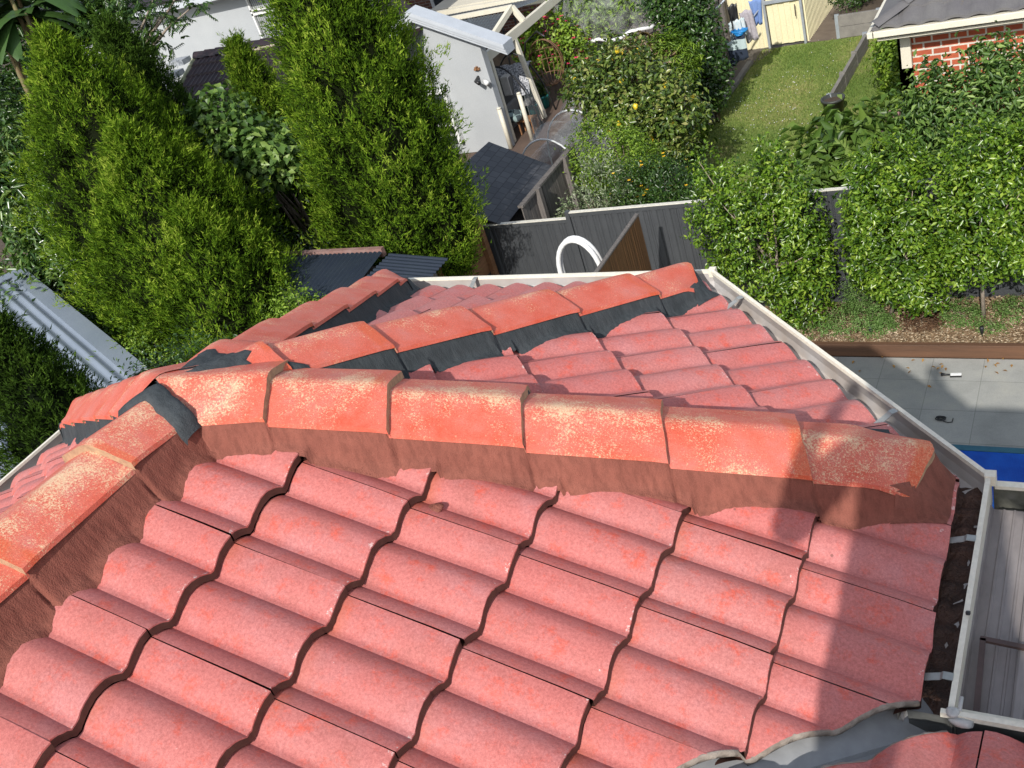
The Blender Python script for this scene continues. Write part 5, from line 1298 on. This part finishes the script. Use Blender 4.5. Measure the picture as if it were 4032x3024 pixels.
shrub('laurel_tree', 'tall dense dark green shrub beside the clothes line', 'tree', (-4.75, 17.2, G), [(-4.95, 17.1, -4.7, .58, .5, .75), (-4.75, 17.1, -5.3, .42, .45, .6), (-5.05, 17.2, -4.1, .5, .45, .5), (-5.2, 17.2, -3.9, .6, .5, .4), (-4.75, 17.0, -5.7, .3, .35, .4)], 8000, .085, .055, LM['dark'], 8, .07, None, (.05,))
shrub('bamboo_clump', 'narrow leaved light green clump at the base of the tall shrub by the lawn', 'shrub', (-4.45, 15.9, G), [(-4.95, 15.8, -5.75, .40, .38, .48), (-4.95, 15.4, -6.0, .3, .3, .35)], 3200, .15, .018, LM['fine'], 10, .07, None, (.015,), droop=.5)
shrub('fig_tree', 'low fig tree with broad leaves in front of the lawn', 'tree', (-1.3, 12.6, G), [(-1.5, 12.5, -5.1, .5, .45, .36), (-.95, 12.5, -5.0, .5, .4, .38), (-1.35, 12.3, -5.4, .6, .45, .40)], 1500, .20, .10, LM['fig'], 5, .10, None, (.04,), droop=.45, fold=.18, lo=.8, jit=.9)
shrub('leafy_tree', 'tree with long pale green leaves in front of the brick wall at right', 'tree', (.75, 12.2, G), [(.55, 12.1, -4.55, .6, .5, .5), (1.1, 12.2, -4.4, .55, .5, .5), (.1, 12.1, -4.75, .45, .45, .5), (.75, 12.1, -5.3, .6, .45, .5), (.75, 12.3, -4.0, .3, .3, .35), (.0, 12.2, -4.25, .3, .3, .3), (-.1, 12.3, -5.2, .4, .4, .5)], 8500, .10, .038, LM['round'], 9, .085, None, (.05,), droop=.4)
shrub('shrub', 'sprawling light green shrub at the foot of the brick corner', 'shrub', (-1.3, 17.3, G), [(-1.3, 17.8, -5.85, .42, .5, .42), (-1.1, 16.4, -6.05, .3, .4, .3), (-1.6, 19.2, -6.0, .4, .5, .35)], 3600, .10, .05, LM['fine'], 8, .09, None, (.02,), droop=.3)
shrub('shrub', 'thin arching weedy shrub between the low wall and the brick house', 'shrub', (-1.5, 15.2, G), [(-1.5, 15.3, -6.1, .45, .5, .25), (-1.1, 14.6, -6.1, .35, .4, .25)], 1500, .10, .03, LM['round'], 6, .10, None, (.015,), droop=.4)

# ================================================================== lawn, kerb, clothes line, fences
LX0, LX1, LY0, LY1 = -4.86, -2.5, 10.6, 21.1
sheet('lawn', LX0, .2, LY0, LY1, G-.006, mat_lawn())
k = 60000; cc = np.stack([rng.uniform(LX0, -.9, k), rng.uniform(10.8, 21, k), np.full(k, G-.006)], 1)
o = leaves('grass', cc, rng.normal(size=(k, 3))*.45+np.array([0, 0, 1]), rng.normal(size=(k, 3)), .035+.03*rng.random(k), .008, LM['grass'], None, np.clip(.45+.22*rng.normal(size=k)+.25*np.sin(cc[:, 0]*2.1)*np.sin(cc[:, 1]*1.3), 0, 1)); tag(o, 'mown grass of the back lawn', 'grass', kind='stuff')
k = 160; cc = np.stack([rng.uniform(-4.6, -2.7, k), rng.normal(17.5, 1.5, k), np.full(k, G+.03)], 1)
o = leaves('clover_flowers', cc, rng.normal(size=(k, 3))*np.array([1, 1, .1]), np.tile([0, 0, 1.], (k, 1)), .028, .024, m_wht, None, rng.random(k)); tag(o, 'tiny white clover flowers in the lawn', 'flowers', kind='stuff')
m_conc = simple('old_concrete', (.24, .225, .20), (.17, .16, .145), 5, .9, 50, .5)
tag(MB().box(-4.97, LX0, 11.2, 20.2, G-.01, G+.09).build('garden_kerb', m_conc, bevel=.01), 'grey concrete kerb along the left side of the lawn', 'kerb')
m_pth = simple('dark_path', (.085, .075, .065), (.12, .105, .09), 3, .9, 50, .5)
p_ = obj('path', [(-5.5, 16.5, G-.004), (-4.97, 16.5, G-.004), (-4.97, 19.6, G-.004), (-4.55, 21.05, G-.002), (-3.9, 21.15, G-.002), (-3.9, 21.3, G-.002), (-5.5, 21.3, G-.004)], [tuple(range(7))], m_pth); tag(p_, kind='structure')
tag(obj('side_path', [(-3.86, 21.12, G-.003), (-3.2, 21.05, G-.003), (-2.4, 21.1, G-.003), (-2.6, 27, G-.003), (-3.86, 27, G-.003)], [tuple(range(5))], simple('brown_path', (.19, .15, .11), (.13, .10, .075), 4, .9, 50, .5)), kind='structure')
m_cf = simple('cream_colorbond', (.74, .68, .44), (.70, .64, .42), 2, .5, 40, .03); m_gal = simple('galvanised_frame', (.42, .46, .50), (.34, .37, .40), 8, .4, 60, .05, metallic=.3)
def creamfence(a, b, z, lab, pitch=.19, dep=.02, name='metal_fence', cat='fence', zb=G):
    a, b = Vector(a), Vector(b); d = (b-a); ln = d.length; d.normalize(); nn = Vector((d.y, -d.x, 0)); v = []; k = int(ln/.0125)
    r = empty(name, tuple((a+b)/2)[:2]+(G,), lab, cat)
    for i in range(k+1):
        t = ln*i/k; ph = (t/pitch) % 1; off = dep if ph > .5 else 0
        for zz in (zb, z): q = a+d*t+nn*off; v.append((q.x, q.y, zz))
    MB().grid(v, 2, k+1).build('panel', m_cf, r); return r
creamfence((-5.6, 21.2, 0), (-4.72, 21.15, 0), -4.6, 'cream ribbed metal fence behind the washing')
g_ = creamfence((-4.66, 21.13, 0), (-3.93, 21.13, 0), -4.62, 'cream ribbed metal gate in a galvanised frame', .26, .02, 'metal_gate', 'gate', G+.05)
for x in (-4.70, -3.90): MB().box(x-.025, x+.025, 21.06, 21.11, G, -4.58).build('frame', m_gal, g_)
for z in (-5.42, -4.64): MB().box(-4.70, -3.90, 21.05, 21.09, z, z+.07).build('frame', m_gal, g_)
MB().tube([(-4.02, 21.03, -5.50), (-4.02, 21.0, -5.75)], .012, 6).build('bolt', m_brown, g_)
creamfence((-3.88, 21.15, 0), (-3.70, 26.5, 0), -4.6, 'cream ribbed metal side fence running away beside the brown path', .10, .03)
# clothes line with washing
r = empty('clothes_line', (-4.9, 18.6, G), 'fold down clothes line with a grey arm beside the tall shrub', 'clothes line')
MB().tube([(-5.487, 18.200, -4.956), (-4.792, 18.600, -4.548), (-4.482, 18.800, -4.299)], .022, 6).build('arm', m_gal, r, True)
MB().tube([(-4.524, 18.600, -5.199), (-4.130, 18.900, -4.851)], .016, 6).build('arm', m_gal, r, True)
MB().bar((-5.15, 18.6, G), (-5.15, 18.6, -4.4), .05).build('post', m_gal, r)
def cloth(name, lab, cat, tl, tr_, drop, mat, wav=.03, n=10, taper=0, sway=0, kind=None, nz=9):
    a, b = Vector(tl), Vector(tr_); v = []
    for j in range(nz):
        q = j/(nz-1)
        for i in range(n+1):
            u = i/n; uu = .5+(u-.5)*(1-taper*q); p = a+(b-a)*uu; v.append((p.x+sway*q, p.y+wav*math.sin(u*13+q*2)*(.3+q), p.z-drop*q-.02*math.sin(u*9)))
    o = MB().grid(v, n+1, nz).build(name, mat, None, True); md = o.modifiers.new('thick', 'SOLIDIFY'); md.thickness = .008
    return tag(o, lab, cat)
def mat_towel():
    m, nt, p = newmat('dark_towel'); sp = N(nt, 'ShaderNodeSeparateXYZ'); L(nt, coords(nt), sp.inputs[0]); z = sp.outputs[2]
    z0 = (-4.488, 18.300, -5.253)[2]
    band = mathn(nt, 'MULTIPLY', mathn(nt, 'GREATER_THAN', z, z0-.14), mathn(nt, 'LESS_THAN', z, z0+.06))
    L(nt, mix(nt, band, (.018, .028, .05), (.42, .52, .52)), p.inputs['Base Color']); p.inputs['Roughness'].default_value = .95; return m
tl, tr_ = (-4.692, 18.300, -5.224), (-4.306, 18.300, -5.074)
cloth('towel', 'navy towel with a pale band hanging at the lawn edge', 'towel', tl, tr_, .50, mat_towel(), .02)
cloth('dress', 'pale floral dress hanging on the clothes line', 'dress', (-4.484, 18.700, -4.799), (-4.229, 18.700, -4.747), .62, mat_speck(), .03, sway=.06)
bpy.data.objects['dress'].data.materials[0] = simple('pale_floral', (.42, .40, .42), (.30, .27, .30), 30, .9, c3=(.55, .5, .5))
cloth('shirt', 'blue shirt hanging at the right of the washing', 'shirt', (-4.324, 18.900, -4.653), (-4.060, 18.900, -4.641), .50, simple('blue_cotton', (.16, .25, .48), (.13, .21, .42), 5, .9), .03, taper=.4)
cloth('black_garment', 'black garment hanging at the left of the washing', 'garment', (-4.636, 18.500, -4.585), (-4.437, 18.500, -4.525), .55, m_blk, .04, taper=.3)
m_pale = simple('pale_aqua_cloth', (.40, .52, .55), (.60, .62, .62), 18, .8, c3=(.2, .3, .4))
for i, (a, b, dr) in enumerate((((-4.665, 18.500, -4.905), (-4.544, 18.500, -4.868), .42), ((-4.548, 18.450, -4.868), (-4.401, 18.450, -4.835), .5), ((-4.439, 18.500, -4.866), (-4.338, 18.500, -4.826), .36))):
    cloth('sock', ['leftmost pale cloth on the blue peg hanger', 'middle pale cloth on the blue peg hanger', 'rightmost pale cloth on the blue peg hanger'][i], 'cloth', a, b, dr, m_pale, .05, 5, -.3)['group'] = 'small pale cloths on the peg hanger'
c = Vector((-4.417, 18.350, -5.038)); m = MB()
for k in range(3): m.tube([(c.x+.16*math.cos(2*PI*i/20)*(1-.25*k), c.y+.12*math.sin(2*PI*i/20), c.z-.03*k) for i in range(21)], .014, 5, False)
for k in range(5): m.bar((c.x-.15, c.y-.1+.05*k, c.z), (c.x+.15, c.y-.1+.05*k, c.z), .012)
tag(m.build('peg_hanger', simple('blue_plastic', (.02, .25, .62), None, 5, .4), None, True), 'bright blue plastic peg hanger among the washing', 'peg hanger')

# low retaining walls, bucket pot
def retain(a, b, h, lab, n=1, name='retaining_wall'):
    a, b = Vector(a), Vector(b); r = empty(name, tuple((a+b)/2), lab, 'garden wall')
    for i in range(n):
        q0 = a+(b-a)*(i/n); q1 = a+(b-a)*((i+1)/n-.008)
        for k in range(2): MB().bar(q0+Vector((0, 0, h*(k+.5)/2)), q1+Vector((0, 0, h*(k+.5)/2)), .07, h/2-.008).build('sleeper', m_conc, r, bevel=.004)
    for i in range(n+1): q = a+(b-a)*i/n; d = (b-a).normalized(); MB().box(q.x-.05-.02, q.x+.02, q.y-.03, q.y+.03, G, G+h+.02).build('post', m_gal if i in (0, n) else m_conc, r)
    return r
retain((-2.52, 17.15, G), (-2.45, 20.3, G), .30, 'low concrete sleeper wall along the right side of the lawn', 3)
retain((-3.16, 21.1, G), (-2.30, 21.1, G), .50, 'grey concrete sleeper wall of the raised bed by the gate', 1)
MB().box(-3.1, -1.2, 21.2, 24, G, G+.4).build('raised_bed_soil', m_soil)['kind'] = 'structure'
shrub('shrub', 'dark green shrub growing in the raised bed by the gate', 'shrub', (-2.9, 21.9, G+.4), [(-3.0, 21.8, -5.6, .45, .4, .35), (-2.6, 22.2, -5.6, .5, .4, .3)], 2600, .07, .03, LM['dark'], 8, .06, None, (.02,))
shrub('shrub', 'shrubs along the back of the raised bed near the roof corner', 'shrub', (-1.9, 22.6, G+.4), [(-2.0, 22.8, -5.5, .7, .5, .4), (-1.2, 22.9, -5.6, .5, .4, .4)], 3000, .08, .035, LM['dark'], 8, .08, None, (.02,))
p = Vector((-2.436, 16.955, -6.400)); r = empty('planter_pot', p, 'dark grey bucket shaped pot of soil at the end of the low concrete wall', 'pot')
MB().lathe([(0, 0), (.15, 0), (.20, .28), (.22, .28), (.22, .32), (.19, .32), (.18, .25), (0, .25)], p, 24).build('pot', simple('dark_plastic', (.05, .055, .05), None, 5, .5), r, True)
MB().lathe([(0, .265), (.18, .262), (.18, .24)], p, 20).build('soil', m_soil, r)

# ================================================================== brick house with grey tiled roof at right
bh = empty('orange_brick_house', (1.2, 16, G), 'orange brick house with grey tiled roof at the top right corner', 'house')
m_br2 = mat_brick('orange_brick', (.46, .105, .045), (.36, .08, .04), (.62, .58, .50), .24, .100, .013)
m_br3 = mat_brick('dark_brick', (.10, .06, .055), (.08, .05, .05), (.62, .58, .50), .24, .100, .013)
quad('wall', [(-.72, 14.2, G), (6, 14.2, G), (6, 14.2, -4.02), (-.72, 14.2, -4.02)], m_br2, bh, .2)
quad('wall', [(-.72, 21, G), (-.72, 14.2, G), (-.72, 14.2, -4.02), (-.72, 21, -4.02)], m_br2, bh, .2)
MB().box(-.95, 6, 13.64, 13.74, -3.95, -3.86).build('gutter', m_creamf, bh, bevel=.008)
MB().box(-1.02, -.92, 13.64, 20, -3.95, -3.86).build('gutter', m_creamf, bh, bevel=.008)
MB().box(-.9, 6, 13.74, 14.2, -4.03, -4.0).build('eave_lining', m_creamf, bh)
MB().box(-.78, 6, 14.14, 14.19, -4.16, -4.04).build('frieze', m_creamf, bh)
p = Vector((-0.594, 14.100, -4.250)); MB().box(p.x-.07, p.x+.07, 14.10, 14.19, -4.62, -4.10).build('downpipe', m_creamf, bh)
m_gt = simple('grey_concrete_tile', (.15, .145, .14), (.11, .105, .11), 3, .8, 60, .4, c3=(.20, .15, .05))
def wavetile(x0, x1, y0, z0, slope, n, mat, parent, tw=.30, g=.32, cut=None):
    v = MB(); k = int((x1-x0)/.0375)
    for c_ in range(n):
        P_ = []
        for vv in (0, .5, 1, 1.0001):
            yy = y0+g*(c_+1-min(vv, 1)); zz = z0+slope*g*(c_+1-min(vv, 1))+(.026*vv if vv <= 1 else -.012)
            for i in range(k+1):
                xx = x0+.0375*i; lim = yy-y0+x0 if cut else x0
                P_.append((max(xx, lim), yy, zz+.05*abs(math.sin(PI*xx/.30))**.7))
        v.grid(P_, k+1, 4)
    return v.build('roof_tiles', mat, parent)
wavetile(-.95, 5, 13.68, -3.86, .42, 11, m_gt, bh, cut=True)
quad('roof_tiles', [(-.97, 13.66, -3.84), (2.6, 17.3, -2.35), (2.6, 21, -2.35), (-.97, 21, -3.84)], m_gt, bh, .03) if False else obj('roof_tiles', [(-.97, 13.66, -3.85), (2.6, 17.2, -2.36), (2.6, 21, -2.36), (-.97, 21, -3.85)], [(0, 1, 2, 3)], m_gt, bh)
m = MB()
for i in range(10):
    a = Vector((-.93+.36*i, 13.70+.36*i, -3.80+.151*i)); b = a+Vector((.38, .38, .16)); P_ = []
    for q in (0, 1):
        c_ = a+(b-a)*q
        for w in (-.13, -.08, 0, .08, .13): P_.append((c_.x+w*.7, c_.y-w*.7, c_.z+.07-abs(w)*.4-.02*q))
    MB().grid(P_, 5, 2).build('hip_tile', m_gt, bh, True)
# pink chipped patches on the wall side (painted render remnants)
m_pk = simple('pink_render', (.42, .24, .22), (.36, .20, .18), 8, .9)
for i, (a, b, c_, d) in enumerate(((-.95, -.78, 14.0, 14.35),)): MB().box(a, b, c_-.6, d, G, -5.35).build('pink_pier', m_pk, bh)
